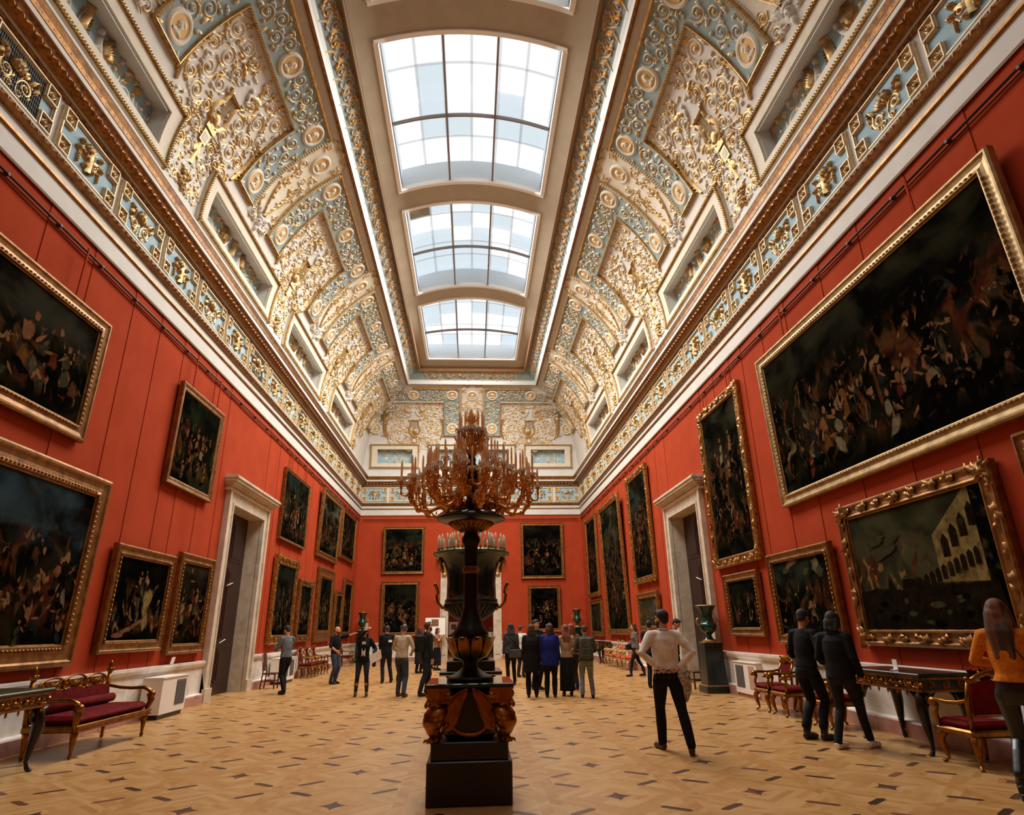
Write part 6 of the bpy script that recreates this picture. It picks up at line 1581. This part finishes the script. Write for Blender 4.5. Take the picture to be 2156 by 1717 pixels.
p, s = person('woman in a black jacket holding up a phone', -2.9, 17.95, D2(8), 1.70, 'f', head=(.15,-.1), hair='long', hcol='black', top=BLK, top_kind='jacket', legs=JEAND, leg_kind='slim', shoes=BSHOE, boot=.6, handR=(.04,-.32,1.66), poleR=(-.8,0,-.8), handL=(.27,-.16,1.0), poleL=(.7,.6,-.2), footL=(.14,0), footR=(-.15,.02))
m = MB(); m.box(-.05,.05,-.13,-.118,1.0,1.38); obj('white_shirt_front', m, cloth('white_shirt', (226,222,216)), p)
m = MB(); m.box(.015,.095,-.43,-.42,1.70,1.86); o = carry('phone', 'white phone held up by the woman in the black jacket', 'phone', -2.9, 17.95, D2(8), m, [PAINTW], s)
m = MB(); m.add([(.2,-.27,.80),(.5,-.2,.95),(.46,-.24,1.18),(.16,-.3,1.02)], [(0,1,2,3)]); m.add([(.2,-.275,.80),(.5,-.205,.95),(.46,-.245,1.18),(.16,-.305,1.02)], [(3,2,1,0)]); carry('paper_sheet', 'white paper sheet in the lowered hand of the woman with the phone', 'paper', -2.9, 17.95, D2(8), m, [PAPER], s)
m = bag_mb((.30,.05,.72), .1, .2, .2, .03); carry('handbag', 'black handbag at the hip of the woman holding up a phone', 'bag', -2.9, 17.95, D2(8), m, [BSHOE], s, 'bags carried by visitors', [('strap', strap_mb([(.28,.05,.9),(.2,.08,1.44),(-.0,.0,1.5)], .008), BSHOE)])
p, s = person('man in a black hoodie with a white print, turned to the end wall', -2.84, 22.2, D2(-160), 1.76, hcol='brown', top=BLK, top_kind='jacket', legs=BLK2, shoes=BSHOE, handL=(.14,-.26,1.0), handR=(-.14,-.26,1.0), footL=(.1,.05), footR=(-.22,-.1))
m = MB(); m.box(-.14,-.02,.150,.154,1.24,1.31); obj('white_print', m, PAPER, p)
person('dark haired man looking right, half hidden behind the man in the beige sweater', -2.42, 22.9, D2(58), 1.76, hcol='black', head=(.3,0), top=BLK2, legs=JEAND, shoes=BSHOE)
person('grey haired man in a beige sweater and jeans, seen from behind', -1.84, 17.55, D2(158), 1.75, hcol='grey', head=(.55,.3), lean=.08, top=cloth('beige_knit', (190,174,150), (166,150,128), 16), legs=JEAN, shoes=BRSHOE, handL=(.16,-.26,1.05), handR=(-.16,-.26,1.05), poleL=(.8,.5,-.3), poleR=(-.8,.5,-.3), footL=(.1,-.08), footR=(-.14,.06))
p, s = person('bearded man with a black backpack looking up to the right', -1.2, 17.7, D2(122), 1.81, hcol='brown', beard=True, head=(.1,-.25), top=cloth('dark_green_jacket', (38,42,38), (28,32,28), 14), top_kind='jacket', legs=JEAND, shoes=BSHOE, footL=(.1,-.1), footR=(-.12,.2), collar=cloth('plaid_scarf', (142,84,84), (84,48,54), 30))
carry('backpack', 'black backpack on the back of the bearded man looking up', 'bag', -1.2, 17.7, D2(122), bag_mb((0,.22,1.0), .3, .2, .45, .05), [BLK2], s, 'bags carried by visitors', [('pocket', bag_mb((0,.33,1.04), .22, .05, .22, .02), BLK), ('strap', strap_mb([(.1,.14,1.4),(.12,-.05,1.49),(.13,-.15,1.3),(.14,.1,1.05)], .02), BLK)])
person('woman in a long dark coat partly behind the bearded man', -2.1, 26.6, D2(150), 1.72, 'f', hair='medium', hcol='brown', top=BLK2, top_kind='coat', legs=BLK, shoes=BSHOE, hem=.35)
person('woman in a brown sweater with crossed arms and black skirt, by the white board', -1.5, 28.4, D2(55), 1.68, 'f', hair='medium', hcol='brown', head=(.2,0), top=cloth('brown_knit', (150,112,84), (128,92,68), 14), legs=BLK, leg_kind='skirt', hem=.2, shoes=BSHOE, handL=(-.08,-.2,1.24), handR=(.05,-.22,1.42), poleL=(.8,-.1,-1), poleR=(-.8,-.1,-1), curl=.8)
person('visitor in dark clothes walking away behind the man in the beige sweater', -1.95, 29.5, D2(100), 1.7, hcol='black', top=BLK, legs=BLK2, shoes=BSHOE, footL=(.1,.2), footR=(-.1,-.2))
# visitors right of the vase
p, s = person('woman with long black hair and a grey jacket, nearest right of the vase', 1.2, 20.5, D2(186), 1.75, 'f', hair='long', hcol='black', top=cloth('slate_jacket', (62,66,66), (48,52,52), 12), top_kind='jacket', legs=BLK, leg_kind='slim', shoes=BSHOE, build=1.08)
carry('shoulder_bag', 'grey shoulder bag on the back of the woman with long black hair', 'bag', 1.2, 20.5, D2(186), bag_mb((-.1,.2,.74), .38, .12, .3, .05), [cloth('grey_bag', (74,74,74))], s, 'bags carried by visitors', [('strap', strap_mb([(-.24,.18,1.0),(-.05,.17,1.25),(.13,.08,1.47)], .012), BLK)])
p, s = person('visitor in a white shirt mostly hidden behind the woman in black', 1.72, 23.4, D2(150), 1.70, hcol='brown', top=cloth('white_shirt', (226,222,216)), legs=BLK2, shoes=BSHOE)
carry('handbag', 'dark handbag hanging beside the visitor in the white shirt', 'bag', 1.72, 23.4, D2(150), bag_mb((.3,-.0,.58), .12, .24, .24, .03), [BRSHOE], s, 'bags carried by visitors', [('strap', strap_mb([(.3,.08,.8),(.28,.02,1.0),(.3,-.08,.8)], .01), BRSHOE)])
person('stout visitor in a long black coat with dark bobbed hair, right of the vase', 1.5, 16.7, D2(178), 1.69, 'f', hair='medium', hcol='brown', top=BLK, top_kind='coat', hem=.62, legs=BLK, shoes=BSHOE, build=1.18)
person('man whose face looks over the group, below the end wall painting', 1.80, 18.6, D2(35), 1.83, hcol='black', head=(.1,0), skin=SKINM, top=BLK, top_kind='jacket', legs=BLK, shoes=BSHOE)
person('woman in a royal blue coat with short dark hair', 1.95, 16.6, D2(168), 1.70, 'f', hair='medium', hcol='brown', head=(.7,0), top=cloth('royal_blue_coat', (26,36,112), (20,28,92), 10), top_kind='coat', hem=.74, legs=BLK, shoes=BSHOE, build=1.15)
person('woman with long auburn hair in a fawn sweater and long black skirt', 2.4, 16.85, D2(182), 1.67, 'f', hair='long', hcol='auburn', top=cloth('fawn_knit', (176,146,116), (150,120,92), 14), legs=BLK, leg_kind='skirt', hem=.12, shoes=BSHOE, handL=(.2,-.2,1.1), handR=(-.2,-.2,1.1))
person('woman in a plaid shirt between the auburn hair and the grey backpack', 2.78, 18.3, D2(-170), 1.70, 'f', hair='medium', hcol='auburn', top=cloth('plaid_shirt', (132,88,66), (70,44,38), 30), legs=BLK2, shoes=BSHOE)
p, s = person('young visitor in pale jeans carrying a grey backpack', 2.8, 16.3, D2(176), 1.64, hcol='brown', head=(0,.35), top=cloth('brown_check_jacket', (84,72,60), (58,48,42), 30), top_kind='jacket', legs=JEANL, shoes=BSHOE, footL=(.13,.0), footR=(-.14,.02), handL=(.2,-.2,1.1), handR=(-.2,-.2,1.1))
carry('backpack', 'large grey backpack on the visitor in pale jeans', 'bag', 2.8, 16.3, D2(176), bag_mb((0,.24,.93), .34, .2, .56, .06), [cloth('grey_green_pack', (86,86,76))], s, 'bags carried by visitors', [('pocket', bag_mb((0,.35,.98), .26, .05, .24, .02), cloth('grey_green_pocket', (76,76,66))), ('strap', strap_mb([(.1,.16,1.4),(.12,-.02,1.49),(.13,-.14,1.3),(.14,.1,1.0)], .02), BLK2)])
p, s = person('visitor walking left past the gilt chairs with a dark bag', 5.66, 22.7, D2(-80), 1.70, 'f', hair='long', hcol='brown', top=cloth('grey_check_wool', (128,112,104), (72,58,54), 30), legs=BLK, leg_kind='slim', shoes=BSHOE, boot=.5, footL=(.08,-.30), footR=(-.08,.28), handR=(-.2,-.2,1.0))
carry('handbag', 'black handbag on the visitor walking past the gilt chairs', 'bag', 5.66, 22.7, D2(-80), bag_mb((-.2,-.16,.86), .12, .3, .2, .03), [BSHOE], s, 'bags carried by visitors', [('strap', strap_mb([(-.2,-.1,1.04),(-.17,0,1.45),(-.2,-.2,1.04)], .01), BSHOE)])
person('dark dressed visitor behind the man in white, only the legs in view', 5.0, 18.3, D2(150), 1.75, hcol='black', top=BLK2, top_kind='jacket', legs=BLK, shoes=BSHOE)
person('black haired visitor bending behind the shoulder of the man in white', 5.22, 16.9, D2(60), 1.78, hcol='black', head=(0,.5), lean=.14, top=cloth('dark_teal_jacket', (28,38,38)), top_kind='jacket', legs=BLK, shoes=BSHOE)
person('dark haired visitor in the room beyond the far door', -1.05, 41., D2(170), 1.7, hcol='black', top=BLK, legs=BLK2, shoes=BSHOE)
p, s = person('visitor in a pale sweater in the room beyond the far door', 1.12, 40., D2(190), 1.7, 'f', hair='medium', hcol='brown', top=cloth('beige_knit', (190,174,150)), legs=BLK, shoes=BSHOE)
# ---------------------------------------------------------------- camera and light
FPX, PITCH, YAW, ROLL = 1298.5, math.radians(19.75), math.radians(3.795), math.radians(-.97)
cp, sp_, cy, sy, cr_, sr = math.cos(PITCH), math.sin(PITCH), math.cos(YAW), math.sin(YAW), math.cos(ROLL), math.sin(ROLL)
fw_ = Vector((sy*cp, cy*cp, sp_)); rt = Vector((cy, -sy, 0)); up_ = rt.cross(fw_)
r2 = rt*cr_ + up_*sr; u2 = -rt*sr + up_*cr_
cam = bpy.data.cameras.new('camera'); cam.sensor_width = 36; cam.sensor_fit = 'HORIZONTAL'; cam.lens = FPX/2156*36; cam.clip_start = .05; cam.clip_end = 200
co = bpy.data.objects.new('camera', cam); col.objects.link(co)
co.matrix_world = Matrix(((r2.x,u2.x,-fw_.x,0),(r2.y,u2.y,-fw_.y,0),(r2.z,u2.z,-fw_.z,1.6),(0,0,0,1)))
sc = bpy.context.scene; sc.camera = co
wd = bpy.data.worlds.new('overcast_sky'); sc.world = wd; wd.use_nodes = True
wd.node_tree.nodes['Background'].inputs[0].default_value = (.9,.95,1,1); wd.node_tree.nodes['Background'].inputs[1].default_value = .6
vs_ = sc.view_settings; vs_.view_transform = 'Standard'; vs_.look = 'None'; vs_.gamma = 1; vs_.use_curve_mapping = False; vs_.exposure = EXPOSURE
cyc = sc.cycles; cyc.max_bounces = 7; cyc.diffuse_bounces = 5; cyc.glossy_bounces = 3; cyc.transmission_bounces = 2; cyc.caustics_reflective = False; cyc.caustics_refractive = False; cyc.sample_clamp_indirect = 6.
